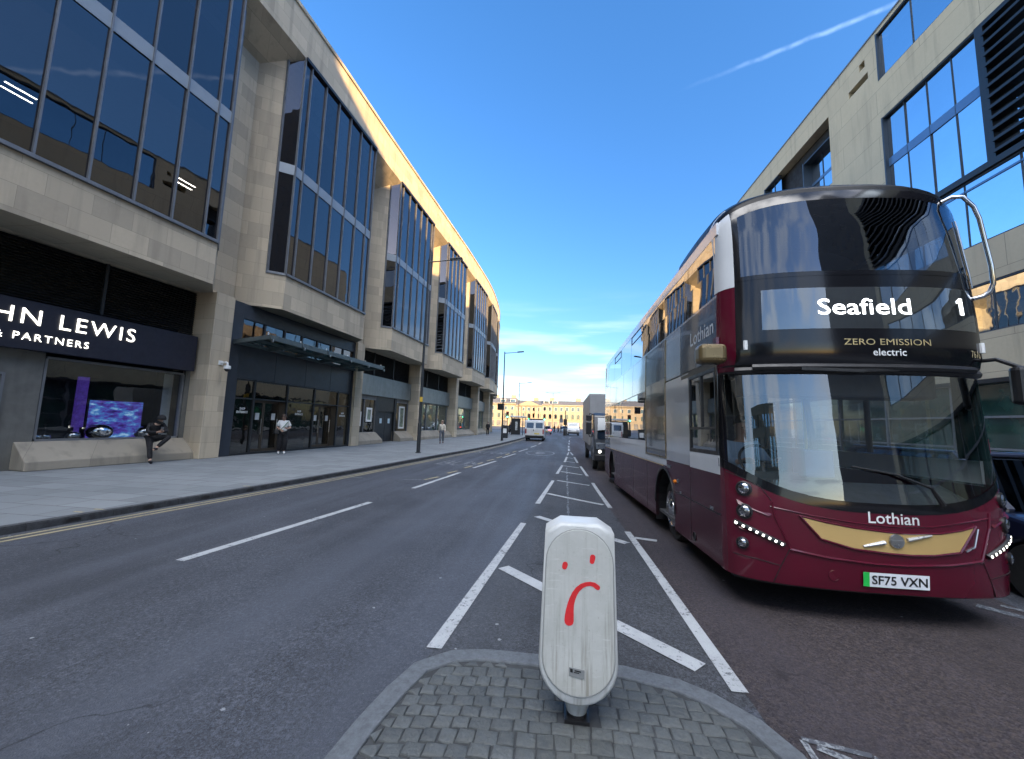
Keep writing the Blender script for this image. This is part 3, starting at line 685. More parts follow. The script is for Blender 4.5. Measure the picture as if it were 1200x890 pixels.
# plainer shop bays further along
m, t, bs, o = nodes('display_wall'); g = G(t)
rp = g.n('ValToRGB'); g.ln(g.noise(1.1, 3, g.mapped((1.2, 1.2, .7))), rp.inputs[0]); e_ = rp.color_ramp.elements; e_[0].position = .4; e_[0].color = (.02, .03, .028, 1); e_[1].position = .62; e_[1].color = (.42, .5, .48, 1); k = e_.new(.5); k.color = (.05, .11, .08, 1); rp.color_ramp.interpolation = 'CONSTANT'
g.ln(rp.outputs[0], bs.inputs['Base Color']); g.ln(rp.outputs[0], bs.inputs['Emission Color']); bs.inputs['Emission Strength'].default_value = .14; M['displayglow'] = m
for i, (t0, t1) in enumerate(((23.2, 31.52), (32.3, 40.82), (41.6, 50.02), (50.8, 59.42), (60.2, 68.6), (69.4, 77.2))):
    louvres(t0, t1); flat('shop_fascia', t0 + .02, t1 - .02, SO + .12, 3.25, 4.6, M['fasciagreen'], thick=.2)
    if i == 0:
        window(23.5, 26.4, .75, 2.95, 2, 'darkglass'); window(29.4, 31.4, .75, 2.95, 1, 'darkglass'); plinth(23.3, 26.5); plinth(29.2, 31.5)
        flat('shop_wall', 26.4, 26.72, SO, 0, 3.25, M['blackmetal']); flat('shop_wall', 29.1, 29.4, SO, 0, 3.25, M['blackmetal']); flat('door_head', 26.72, 29.1, SO - .05, 2.2, 3.25, M['black'])
        for h0, h1 in ((26.75, 27.9), (27.93, 29.08)):
            dr = flat('shop_door', h0, h1, SO - .12, .03, 2.18, M['blackmetal'], thick=.05); hc = (h0 + h1) / 2
            q = MB(); q.box(hc - .15, hc + .15, SO - .12, SO - .105, 1.35, 1.7, PF); SB(q, 'door_notice', mat('pale_blue_notice', (.45, .58, .65), .5), dr)
        flat('window_head', 23.5, 26.4, SO - .01, 3.0, 3.25, M['shopgrey']); flat('window_head', 29.4, 31.4, SO - .01, 3.0, 3.25, M['shopgrey'])
    else:
        window(t0 + .25, t1 - .25, .75, 3.15, 3); plinth(t0 + .1, t1 - .1); display_room(t0 + .2, t1 - .2, -2.8, M['displayglow'])
louvres(-4.8, 3.72); flat('shop_wall', -4.8, 3.72, SO, 0, 4.6, M['shopgrey']); flat('shop_wall', -14, -5.6, SO, 0, 6.2, M['shopgrey'])

# ---- sign with lit letters
sg = thing('shop_sign', 'long dark navy sign board reading JOHN LEWIS & PARTNERS above the display window', 'sign', PF(9, -1.2, 3.2))
b = MB(); tq = frange(5.28, 12.95, 1.2); b.prism([(t, -1.2) for t in tq] + [(t, -1.5) for t in tq[::-1]], lambda t, o: PF(t, o, 3.2), lambda t, o: PF(t, o, 4.5)); b.build('sign_board', M['navysign'], sg, local=False)
def sign_text(body, t_end, z, size, space, weight):
    me = text_mesh(body, size, .0, weight, space); x0, x1 = text_width(me); b = MB()
    b.add_mesh(me, lambda co: PF(t_end - (x1 - co.x), -1.175, z + co.y)); return b.build('sign_lettering', M['letters'], sg, local=False, recalc=False)
sign_text('JOHN LEWIS', 10.95, 3.87, .6, 1.2, .0); sign_text('& PARTNERS', 9.82, 3.44, .275, 1.28, .0)
# ---- display in the window
bd = thing('display_backdrop', 'blue and purple swirling backdrop panel behind the silver orbs in the display window', 'display panel', PF(11.2, -2.5, .72))
m, t, bs, o = nodes('swirl_panel'); g = G(t); v = g.mapped((1.3, 1.3, 3.6)); a = g.noise(1.6, 6, v, .65)
rp = g.n('ValToRGB'); g.ln(a, rp.inputs[0]); e = rp.color_ramp.elements; e[0].position = .36; e[0].color = (.02, .012, .1, 1); e[1].position = .68; e[1].color = (.45, .65, .85, 1)
k = e.new(.48); k.color = (.08, .05, .35, 1); k = e.new(.56); k.color = (.05, .2, .5, 1)
g.ln(rp.outputs[0], bs.inputs['Base Color']); g.ln(rp.outputs[0], bs.inputs['Emission Color']); bs.inputs['Emission Strength'].default_value = .3; M['swirl'] = m
b = MB(); b.box(10.8, 12.3, -2.55, -2.5, .73, 1.97, PF); b.build('printed_panel', M['swirl'], bd, local=False)
b = MB(); b.box(10.75, 12.35, -2.62, -2.551, .73, 2.02, PF); b.build('panel_frame', M['black'], bd, local=False)
b = MB(); b.box(10.36, 10.58, -2.45, -2.3, 1.1, 2.68, PF); b.box(10.42, 10.52, -2.42, -2.34, .73, 1.1, PF)
tag(b.build('display_column', mat('purple_column', (.07, .04, .26), .4, var=.6, nscale=7, emit=(.12, .06, .5), es=.1)), 'upright purple display column left of the blue backdrop in the shop window', 'display column')
for t, o, r, lb in ((10.78, -1.9, .33, 'largest silver orb in the middle of the display window'), (10.12, -1.85, .18, 'small silver orb at the left of the large one in the display window'), (12.0, -1.85, .28, 'silver orb beside the sitting person in the display window')):
    x, y, z = PF(t, o, .73 + r * .75); b = MB(); b.lathe([(max(.001, r * sin(a)), -r * .75 * cos(a)) for a in frange(0, pi, pi / 12)], 20, (x, y, z)); tag(b.build('silver_orb', M['chrome']), lb, 'ornament', 'silver orbs in the window')
for t, z in ((9.35, .95), (9.55, .8)):
    x, y, zz = PF(t, -1.95, .73); b = MB(); b.lathe([(.12, 0), (.13, .02), (.13, .14), (.12, .16)], 16, (x, y, zz)); b.tube([(x, y, zz + .16), (x, y, zz + z - .3)], .01)
    b.lathe([(.13, 0), (.02, .03)], 14, (x, y, zz + z - .3)); tag(b.build('drum_stand', M['chrome']), 'tall chrome drum ornament at the window\'s left edge' if z > .9 else 'lower chrome drum ornament next to the small silver orb', 'ornament')
for t0, z0, wd, ht, lb in ((24.0, 1.15, .7, .95, 'lower small white framed poster in the black window left of the double doors'), (25.3, 1.45, .7, .95, 'higher small white framed poster just left of the double doors'), (30.0, .95, .9, 1.75, 'tall white framed poster in the window right of the double doors')):
    p = thing('framed_poster', lb, 'poster', PF(t0, SO - .05, z0)); e = .13
    b = MB(); b.box(t0, t0 + e, SO - .09, SO - .05, z0, z0 + ht, PF); b.box(t0 + wd - e, t0 + wd, SO - .09, SO - .05, z0, z0 + ht, PF); b.box(t0 + e, t0 + wd - e, SO - .09, SO - .05, z0, z0 + e, PF); b.box(t0 + e, t0 + wd - e, SO - .09, SO - .05, z0 + ht - e, z0 + ht, PF)
    b.build('poster_frame', M['white'], p, local=False)
    b = MB(); b.box(t0 + e, t0 + wd - e, SO - .085, SO - .07, z0 + e, z0 + ht - e, PF); b.build('poster_sheet', mat('poster_print', (.16, .2, .15), .5, var=.8, nscale=5), p, local=False)
# goods in the far windows
rnd = random.Random(11)
for i, (t, hh, c, lb) in enumerate(((34.2, 1.5, (.05, .12, .07), 'green draped display form at the left of the fourth bay window'), (36.2, 1.7, (.04, .04, .05), 'dark clothed mannequin form in the middle of the fourth bay window'), (38.2, .9, (.5, .5, .5), 'pale display form at the right of the fourth bay window'), (43.6, 1.4, (.05, .06, .1), 'dark display form in the fifth bay window'), (46.5, .9, (.55, .5, .45), 'pale display form in the fifth bay window'))):
    x, y, z = PF(t, -2.1, .73); b = MB(); b.lathe([(.22, 0), (.3, hh * .2), (.16, hh * .55), (.25, hh * .78), (.08, hh * .88), (.11, hh * .95), (.02, hh)], 14, (x, y, z)); tag(b.build('display_form', mat('goods', c, .6)), lb, 'mannequin')
for i in range(4):
    x, y, z = PF(33.6 + i * 1.5, -1.85, .73 + .2); b = MB(); b.lathe([(max(.001, .22 * sin(a)), -.18 * cos(a)) for a in frange(0, pi, pi / 10)], 16, (x, y, z)); tag(b.build('silver_orb', M['chrome']), 'silver orb on the sill of the shop window behind the lamp post', 'ornament', 'silver orbs in the fourth bay')
# ---- camera on the pier
cc = thing('security_camera', 'white dome security camera on a bent arm on the sandstone pier', 'camera', PF(13.5, -.66, 3.5))
b = MB(); b.box(13.42, 13.58, -.68, -.64, 3.52, 3.68, PF); b.tube([PF(13.5, -.64, 3.6), PF(13.5, -.4, 3.62), PF(13.5, -.34, 3.6), PF(13.5, -.32, 3.5)], .035); b.build('arm', M['white'], cc, local=False)
x, y, z = PF(13.5, -.32, 3.36); b = MB(); b.lathe([(.03, .14), (.11, .12), (.12, .04), (.11, .0)], 14, (x, y, z)); b.build('housing', M['white'], cc, local=False)
b = MB(); b.lathe([(.1, .0), (.09, -.05), (.05, -.09), (.001, -.1)], 14, (x, y, z)); b.build('dome', M['black'], cc, local=False)

# ================================================================ office building (right)
ob = thing('office_building', 'tall pale clad office block with blue glass strips and black louvres behind the bus', 'building', (22, 20, 0))
RX = 12.0
OX, OK_ = 19.5, 1.625
def OB(b, name, m, parent=None, **k):
    b.v = [(OX + (x - 12) * OK_, y * OK_, CAM_H + (z - CAM_H) * OK_) for x, y, z in b.v]
    return b.build(name, m, parent or ob, local=False, **k)
YE, YS = 37, -9
b = MB()
for y0, y1, z0, z1 in ((YS, YE, 17.25, 17.4), (YS, 15.6, 13.7, 15.28), (15.6, 18.45, 9.35, 17.25), (15.6, 26.2, 16.15, 17.25), (24.3, YE, 9.35, 16.15), (18.45, 24.3, 9.35, 12.9), (26.2, YE, 16.15, 17.25), (YS, YE, 6.1, 7.27), (YS, YE, 3.3, 4.65)):
    if (y0, z0) == (15.6, 9.35):                      # round the slot and the small square hole
        for q in ((15.6, 18.45, 9.35, 15.86), (15.6, 16.08, 15.86, 16.15), (17.15, 18.45, 15.86, 16.15)): b.box(RX, RX + .45, *q)
    elif (y0, z0) == (15.6, 16.15):
        for q in ((15.6, 26.2, 16.15, 16.5), (15.6, 16.2, 16.5, 16.8), (16.5, 26.2, 16.5, 16.8), (15.6, 26.2, 16.8, 17.25)): b.box(RX, RX + .45, *q)
    else: b.box(RX, RX + .45, y0, y1, z0, z1)
OB(b, 'cladding', M['concrete'])
b = MB(); b.box(RX - .03, RX + .3, YS, YE, 17.4, 17.46); OB(b, 'coping', M['frame'])
b = MB(); b.box(RX + .46, RX + 14, YS + .02, YE, 0, 17.2); OB(b, 'core', M['room'])
b = MB(); b.box(RX, RX + 14, YE + .002, YE + .4, 0, 17.39); b.box(RX, RX + 14, YS - .4, YS - .002, 0, 17.39); OB(b, 'end_wall', M['concrete'])
def owin(y0, y1, z0, z1, step, z_mid=None, inset=.12, yoff=0):
    b = MB(); cuts = [y1]; y = y1 - yoff
    while y > y0 + .01:
        if y < y1 - .01: cuts.append(y)
        y -= step
    cuts.append(y0)
    for ya, yb_ in zip(cuts[1:], cuts):
        for za, zb_ in ((z0, z_mid[0]), (z_mid[0], z1)) if z_mid else ((z0, z1),):
            j = [prnd.uniform(-.008, .008) for _ in range(3)]; b.poly([(RX + inset + j[0], ya, za), (RX + inset + j[1], yb_, za), (RX + inset + j[1] + j[2], yb_, zb_), (RX + inset + j[0] + j[2], ya, zb_)])
    wn = OB(b, 'window', M['officeglass'])
    f = MB(); y = y1 - yoff
    while y > y0 - .01: f.box(RX + inset - .03, RX + inset + .02, y - .009, y + .009, z0, z1); y -= step
    f.box(RX + .02, RX + inset + .03, y0, y1, z0, z0 + .04); f.box(RX + .02, RX + inset + .03, y0, y1, z1 - .05, z1); f.box(RX - .02, RX + inset + .03, y1 - .06, y1, z0 + .001, z1 - .001)
    OB(f, 'window_frame', M['bluedark'], wn)
    if z_mid:
        f = MB(); f.box(RX + inset - .025, RX + inset + .01, y0, y1 - .06, z_mid[0], z_mid[1]); OB(f, 'spandrel', M['bluepanel'], wn)
M['bluedark'] = mat('blue_black_frame', (.03, .045, .065), .4, var=.05)
M['bluepanel'] = mat('blue_spandrel', (.1, .19, .32), .2, .3, var=.05)
owin(YS, 15.6, 15.28, 17.25, 1.45, inset=.1)
owin(12.15, 15.6, 9.5, 13.7, .87, (11.68, 12.0))
owin(YS, 14.9, 7.27, 9.3, 1.5, (9.0, 9.06), .06, .5); owin(14.95, YE, 7.27, 9.3, 1.5, None, .06)
owin(YS, YE, 4.65, 6.1, 1.35, None, .06, .3)
b = MB(); b.box(RX - .06, RX + .2, YS, 15.62, 9.3, 9.48); b.box(RX - .03, RX + .3, 11.9, 12.13, 9.48, 13.7); b.box(RX - .03, RX + .2, YS, 11.9, 13.56, 13.7); OB(b, 'dark_trim', M['black'])
b = MB(); z = 9.6
while z < 13.5: b.box(RX - .1, RX + .16, YS, 11.89, z, z + .085); z += .33
OB(b, 'louvre', M['black']); b = MB(); b.poly([(RX + .3, YS, 9.48), (RX + .3, 11.9, 9.48), (RX + .3, 11.9, 13.6), (RX + .3, YS, 13.6)]); OB(b, 'window', M['officeglass'])
b = MB(); b.box(RX + .5, RX + 1.6, 18.45, 18.5, 12.9, 16.15)
for q in ((RX + .46, RX + 3, 18.45, 24.3, 16.15, 16.2), (RX + .46, RX + 3, 18.45, 24.3, 12.85, 12.9)): b.box(*q)
OB(b, 'recess_lining', M['black'])
owin(18.47, 20.5, 12.9, 15.2, .95, (13.9, 14.05), .36); owin(22.8, 24.28, 12.9, 16.15, .8, None, .2)
# shopfront at street level
b = MB(); b.poly([(RX + .2, YS, .35), (RX + .2, YE, .35), (RX + .2, YE, 3.2), (RX + .2, YS, 3.2)]); wn = OB(b, 'shop_window', mat('deep_green_glass', (.02, .055, .045), .06, .0, spec=1.2, var=.6, nscale=.6))
b = MB()
for z in (1.35, 2.25): b.box(RX + .14, RX + .2, YS, YE, z - .03, z + .03)
for y in frange(YS, YE, 2.7): b.box(RX + .12, RX + .22, y - .04, y + .04, .3, 3.2)
OB(b, 'window_frame', M['frame'], wn)
b = MB(); b.box(RX + .02, RX + .4, YS, YE, 0, .32); b.box(RX - .05, RX + .4, YS, YE, 3.2, 3.32); OB(b, 'shopfront_trim', M['black'])
b = MB(); b.box(RX + .15, RX + .18, 9.4, 10.6, 1.4, 1.75); OB(b, 'red_panel', mat('red_sign', (.35, .02, .05), .4))
# ================================================================ far terrace across the junction
TS = stone('terrace_stone', (.5, .41, .27), (.4, .33, .22), (.3, .26, .2), 1.2, .4, .3, msize=.01, stain=.25)
SL = mat('slate_roof', (.1, .1, .105), .6, var=.25, nscale=2); PG = glass('pane_glass', (.7, .8, .9), (.08, .08, .09), .4, .9, 0); WF = mat('white_sash', (.62, .6, .55), .5)
TY = 205.
def terrace(label, x0, x1, eaves, ridge, cols, rows, loc_y=TY, ped=False, dormers=(), chims=(), arch=False):
    r = thing('terraced_house', label, 'building', ((x0 + x1) / 2, loc_y, 0)); P = lambda b, n, m, par=None: b.build(n, m, par or r, local=False)
    b = MB(); b.box(x0 + .01, x1 - .01, loc_y, loc_y + 12, 0, eaves); P(b, 'wall', TS)
    b = MB(); b.box(x0 + .02, x1 - .02, loc_y - .35, loc_y - .002, eaves - .5, eaves); b.box(x0 + .02, x1 - .02, loc_y - .15, loc_y - .002, 3.9, 4.2); P(b, 'cornice', TS)
    b = MB(); b.prism([(loc_y - .2, eaves + .01), (loc_y + 3.5, ridge), (loc_y + 9, ridge), (loc_y + 12, eaves + .01)], lambda y, z: (x0 + .015, y, z), lambda y, z: (x1 - .015, y, z)); rf = P(b, 'roof', SL)
    for cx in chims:
        b = MB(); b.box(cx - 1.3, cx + 1.3, loc_y + 4, loc_y + 5, ridge - .5, ridge + 1.3)
        for k in range(5): b.lathe([(.16, 0), (.2, .1), (.13, .6)], 8, (cx - 1 + k * .5, loc_y + 4.5, ridge + 1.3))
        P(b, 'chimney', TS, rf)
    for cx in dormers:
        b = MB(); b.box(cx - 1.5, cx + 1.5, loc_y + .8, loc_y + 3.4, eaves + .3, eaves + 2.2); P(b, 'dormer', WF, rf)
        b = MB(); b.box(cx - 1.1, cx + 1.1, loc_y + .75, loc_y + .79, eaves + .7, eaves + 1.9); P(b, 'dormer_window', PG, rf)
    if ped:
        b = MB(); b.prism([(x0 + 1, eaves + .02), (x1 - 1, eaves + .02), ((x0 + x1) / 2, eaves + 2.5)], lambda x, z: (x, loc_y - .5, z), lambda x, z: (x, loc_y + .4, z)); P(b, 'pediment', TS)
        for k in range(6):
            x = lerp(x0 + 1.2, x1 - 1.2, k / 5); b = MB(); b.box(x - .25, x + .25, loc_y - .28, loc_y - .003, 4.3, eaves - .6); P(b, 'pilaster', TS)
    for z0, hh, sq in rows:
        for k in range(cols):
            cx = lerp(x0, x1, (k + .5) / cols); wd = .62
            b = MB(); b.box(cx - wd - .18, cx + wd + .18, loc_y - .08, loc_y - .0015, z0 - .15, z0 + hh + .2); wn = P(b, 'window', WF if sq else TS)
            b = MB()
            if arch and not sq: b.prism([(cx + (wd) * cos(a), z0 + hh - wd + wd * sin(a)) for a in frange(0, pi, pi / 8)] + [(cx - wd, z0), (cx + wd, z0)], lambda x, z: (x, loc_y - .11, z), lambda x, z: (x, loc_y - .083, z))
            else: b.box(cx - wd, cx + wd, loc_y - .11, loc_y - .083, z0, z0 + hh)
            b.build('pane', PG, wn, local=False)
    b = MB(); n = max(2, cols)
    for k in range(n): b.box(lerp(x0, x1, (k + .2) / n), lerp(x0, x1, (k + .8) / n), loc_y - .12, loc_y - .0012, .4, 3.0)
    P(b, 'shopfront', mat('old_shopfront', (.2, .19, .17), .5, var=.5, nscale=.5))
terrace('left terraced house with two pale dormers across the junction', -44, -23.3, 12.0, 14.9, 6, ((4.6, 2.2, 0), (8.6, 1.7, 1)), dormers=(-30.2, -24.9), chims=(-34, -25))
terrace('golden pedimented terraced house in the middle across the junction', -23.3, -9.7, 11.2, 13.8, 5, ((4.8, 2.3, 0), (8.3, 1.7, 1)), ped=True, chims=(-13,), arch=True)
terrace('long right terraced house with two white box dormers across the junction', -9.7, 16, 11.7, 13.9, 9, ((4.6, 2.3, 0), (8.6, 1.8, 1)), dormers=(-7.4, -3.0), chims=(-4.6, 9), arch=True)
terrace('far right terraced house with plain roof seen past the lorry', 16, 44, 11.5, 13.7, 9, ((4.6, 2.2, 0), (8.5, 1.7, 1)), chims=(24,))
terrace('far left terraced house half hidden behind the curved store', -72, -44, 11.5, 14.2, 8, ((4.6, 2.2, 0), (8.5, 1.7, 1)), chims=(-58,))
M['darkclad'] = mat('dark_cladding', (.06, .06, .065), .6)
# ================================================================ street behind the camera (met in the reflections) and added sun blockers
M['dullglass'] = mat('dull_window', (.03, .035, .045), .3)
def block(label, x0, x1, y0, y1, h, c, rows, cols, face='y', gm=None):
    r = thing('city_block', label, 'building', ((x0 + x1) / 2, (y0 + y1) / 2, 0))
    b = MB(); b.box(x0, x1, y0, y1, 0, h); b.build('wall', c, r, local=False)
    b = MB()
    for i in range(rows):
        for k in range(cols):
            z = lerp(1.2, h - .6, (i + .2) / rows); hh = (h - 2) / rows * .55
            if face == 'y': cx = lerp(x0, x1, (k + .5) / cols); b.box(cx - .7, cx + .7, y1 + .002, y1 + .05, z, z + hh)
            else: cx = lerp(y0, y1, (k + .5) / cols); b.box(x0 - .05, x0 - .002, cx - .7, cx + .7, z, z + hh)
    b.build('window_row', gm or M['officeglass'], r, local=False)
block('stone block closing the street behind the viewer', -24, 2, -75, -55, 15, TS, 4, 9)
block('dark slab added out of view behind the viewer to shade the store and darken reflections', 62, 64, -106, -46, 112, M['darkclad'], 20, 16, 'x', M['dullglass'])  # added off-view slab: blocks sun from the store, darkens bay and bus reflections
r = thing('sun_blocker', 'unseen grey block added behind the glass office, its sloping top shaped to shade the store', 'building', (40, -5, 0))  # added out of view; roof slope shaped to set the shadow on the parapet
b = MB(); b.prism([(-21.9, 0), (18, 0), (18, 27.5), (6, 29.6), (-6.5, 33.3), (-15.5, 36.0), (-21.9, 36.5)], lambda y, z: (27, y, z), lambda y, z: (60, y, z)); b.build('wall', M['concrete'], r, local=False)
b = MB(); b.prism([(-15, 2), (12, 2), (12, 4), (-15, 4)], lambda y, z: (26.9, y, z), lambda y, z: (26.998, y, z)); b.build('window', M['officeglass'], r, local=False)
block('low stone block down the right side of the street far ahead', 22, 44, 68, 110, 11, TS, 3, 12, 'x')
# ================================================================ double-decker bus
BUS = thing('double_decker_bus', 'maroon, black and white double-decker bus to Seafield with gold grille panel and SF75 VXN plate', 'bus', (1.72, 4.6, -.085), rot=(radians(-.85), 0, radians(.7)))
BL = 10.1; BW = 2.55
M['maroon'] = mat('maroon_bus_paint', (.078, .003, .014), .26, spec=.4, var=.06, coat=.5)
M['maroonside'] = mat('maroon_side_paint', (.05, .008, .016), .26, spec=.2, var=.06, coat=.12)
M['gloss'] = mat('gloss_black', (.006, .006, .008), .12, spec=.4, coat=.15)
M['buswhite'] = mat('bus_white', (.6, .62, .63), .25, var=.04, coat=.8)
M['bussilver'] = mat('bus_silver', (.42, .44, .45), .16, .55, var=.05, coat=.8)
M['darkwrap'] = mat('charcoal_wrap', (.035, .038, .045), .12, spec=.8, coat=1.)
M['gold'] = mat('gold_panel', (.5, .34, .13), .4, .15, var=.04, coat=.3)
M['bronze'] = mat('bronze_mirror_cap', (.17, .125, .06), .3, .5)
M['screen'] = glass('bus_windscreen', (.88, .93, .97), (.85, .88, .88), .16, .95, .008, 1.5)
M['upscreen'] = glass('upper_screen', (.8, .85, .95), (.3, .32, .34), .13, .9, .012, 1.4)
M['sideglass'] = glass('bus_side_glass', (.78, .82, .88), (.45, .47, .48), .3, 1., .012, .7)
M['lamp'] = mat('lit_lamp', (.9, .9, .9), .2, emit=(1, .96, .85), es=1.8)
M['lens'] = glass('lamp_lens', (.9, .9, .92), (.5, .5, .52), .35, .9, 0)
M['seat'] = mat('seat_cloth', (.03, .035, .06), .9, var=.4, nscale=20); M['trim'] = mat('bus_trim', (.065, .068, .072), .7)
M['pole'] = mat('grab_pole', (.45, .3, .02), .35)
M['led'] = mat('led_text', (1, 1, 1), .5, emit=(.95, .97, 1), es=1.2)
PRZ = [.2, .33, .6, 1.05, 1.5, 2.38, 2.44, 2.9, 3.4, 3.9, 4.12, 4.27, 4.34, 4.36]
PRR = [.05, .02, 0., 0., .04, .10, .03, .03, .05, .09, .12, .18, .34, .8]
def BF(s, z, off=0.):
    def p(s, z):
        a = min(abs(s), 1.); k = (1 - a ** 2.6) ** (1 / 2.6) if a < 1 else 0.
        zr = 4.14 + .36 * k; zz = z if z < 3.4 else 3.4 + (z - 3.4) * (zr - 3.4) / .96
        w_ = 1 - .03 * sm((z - 2.4) / 1.8)
        return Vector((1.275 + 1.275 * s * w_, interp(z, PRZ, PRR) - .45 * k, zz))
    q = p(s, z)
    if off:
        e = .004; ds = p(min(.999, s + e), z) - p(max(-.999, s - e), z); dz = p(s, z + e) - p(s, z - e); n = ds.cross(dz).normalized()
        if n.y > 0 and abs(s) < .9: n = -n
        if abs(s) >= .9 and n.x * s < 0: n = -n
        q = q + n * off
    return q
SP = [-1, -.995, -.98, -.96, -.93, -.89, -.84, -.78, -.7, -.6, -.48, -.35, -.2, 0, .2, .35, .48, .6, .7, .78, .84, .89, .93, .96, .98, .995, 1]
def sl_(s0, s1): return [s0] + [x for x in SP if s0 + 1e-3 < x < s1 - 1e-3] + [s1]
def bpatch(name, s0, s1, z0, z1, m, off=0., nz=8, parent=None, mb=None, flip=False):
    f0 = z0 if callable(z0) else (lambda s: z0); f1 = z1 if callable(z1) else (lambda s: z1)
    b = mb or MB(); b.grid(lambda s, v: BF(s, lerp(f0(s), f1(s), v), off), sl_(s0, s1), [i / nz for i in range(nz + 1)])
    if mb is None: return b.build(name, m, parent or BUS, sharp=50)
zb = lambda s: 1.06 + .34 * abs(s) ** 3
front = bpatch('front_panel', -1, 1, .29, lambda s: zb(s) - .06, M['maroon'], 0, 10)
bpatch('front_valance', -1, 1, .22, .31, M['black'], -.1, 2, front)
bpatch('screen_border', -1, 1, lambda s: zb(s) - .06, lambda s: zb(s) + .03, M['gloss'], .002, 2)
for s in (-1, 1): bpatch('screen_pillar', min(s, s * .972), max(s, s * .972), lambda q: zb(q) + .03, 2.34, M['gloss'], .001, 6)
bpatch('windscreen', -.972, .972, lambda s: zb(s) + .03, 2.34, M['screen'], -.004, 12)
b = MB(); b.tube([BF(s, 2.36, .0) for s in sl_(-.9, .9)], .045, 8); b.tube([BF(s, 2.40, .02) for s in sl_(-.8, .8)], .04, 8); b.build('screen_visor', M['black'], BUS)
b = MB(); b.bar(BF(-.48, 2.36, .06), BF(-.05, 2.34, .07), .03, .03); b.bar(BF(-.1, 2.345, .065), BF(.2, 2.36, .05), .025, .03); b.build('upper_wiper', M['black'], BUS)
b = MB(); b.tube([BF(.36, 1.1, .05), BF(.3, 1.25, .05), BF(.08, 1.36, .04), BF(-.2, 1.42, .03)], [.022, .015, .012, .008], 6); b.build('wiper', M['black'], BUS)
bpatch('header_panel', -.91, .91, 2.42, 3.36, M['gloss'], 0, 8)
bpatch('corner_post', -1, -.91, 2.36, 3.28, M['maroon'], .001, 6); bpatch('corner_post', .91, 1, 2.36, 3.28, M['gloss'], .001, 6)
bpatch('corner_post', -1, -.91, 3.28, 4.3, M['buswhite'], .003, 10); bpatch('corner_post', .91, 1, 3.28, 4.2, M['gloss'], .001, 6)
bpatch('header_panel', -1, 1, 2.34, 2.42, M['black'], -.004, 2)
dd = bpatch('destination_display', -.74, .86, 2.77, 3.2, M['screen'], .004, 3)
bpatch('display_back', -.74, .86, 2.77, 3.2, mat('display_matrix', (.02, .021, .022), .6), .0012, 3, dd)
bpatch('upper_screen', -.87, .87, 3.36, 4.1, M['upscreen'], .0, 10)
b = MB()
for sgn in (-1, 1): bpatch('', min(sgn * .87, sgn * .91), max(sgn * .87, sgn * .91), 3.36, 4.2, None, .001, 8, mb=b)
bpatch('', -.91, .91, 4.1, 4.2, None, .001, 2, mb=b); bpatch('', -.91, .91, 3.33, 3.38, None, .003, 1, mb=b); b.build('upper_screen_border', M['gloss'], BUS)
M['roofblack'] = mat('black_roof_paint', (.008, .009, .011), .3, spec=.12)
bpatch('roof_dome', -1, 1, 4.2, 4.36, M['roofblack'], 0, 8)
def roofz(s, y):
    a = min(abs(s), 1); k = (1 - a ** 2.6) ** (1 / 2.6) if a < 1 else 0; f = sm((y - .8) / 1.6)
    return lerp(4.14 + .36 * k, 4.09 + .22 * k, f) - .12 * sm((y - 9.3) / .8)
def roof_grid(y0, y1, m, name):
    ys_ = [y0] + [y for y in (.5, .8, 1.1, 1.4, 1.8, 2.4, 5, 8, 9.3, 9.7) if y0 + .05 < y < y1 - .05] + [y1]; b = MB()
    b.grid(lambda s, y: BF(s, 4.36) if y == y0 and y0 < .85 and False else (1.275 + 1.275 * s * .97, max(y, BF(s, 4.36).y), roofz(s, y)), SP, ys_); b.build(name, m, BUS)
roof_grid(.3, 1.4, M['roofblack'], 'roof_front'); roof_grid(1.4, BL, M['buswhite'], 'roof')
# --- lettering laid on the curved front
def front_text(body, s0, s1, z, size, m, off, name, weight=0., align_mid=True, parent=None):
    me = text_mesh(body, size, 0, weight); x0, x1 = text_width(me); b = MB()
    b.add_mesh(me, lambda co: BF(lerp(s0, s1, (co.x - x0) / (x1 - x0)), z + co.y, off)); return b.build(name, m, parent or BUS, recalc=False)
front_text('Lothian', -.12, .215, .915, .145, M['white'], .004, 'front_lettering', .001)
front_text('ZERO EMISSION', -.18, .44, 2.605, .088, mat('gold_lettering', (.5, .4, .2), .4, .3), .004, 'header_lettering', .0)
front_text('electric', .02, .255, 2.5, .1, M['white'], .004, 'header_lettering', .001)
front_text('7616', .77, .875, 2.51, .1, mat('dull_gold_lettering', (.42, .35, .2), .5), .004, 'fleet_number')
front_text('Seafield', -.35, .32, 2.915, .235, M['led'], .006, 'display_text', .001, parent=dd)
b = MB(); one = [(.712, 2.93), (.745, 2.93), (.745, 3.1), (.718, 3.1), (.69, 3.07), (.69, 3.045), (.712, 3.06)]; b.poly([BF(s, z, .007) for s, z in one]); b.build('display_text', M['led'], dd)
pl_ = bpatch('number_plate', -.18, .25, .352, .478, mat('plate_white', (.72, .74, .76), .35), .014, 1)
bpatch('plate_flash', -.18, -.14, .352, .478, mat('plate_green', (.02, .5, .08), .4), .0155, 1, pl_)
front_text('SF75 VXN', -.125, .235, .378, .108, M['black'], .0165, 'plate_lettering', .002, parent=pl_)
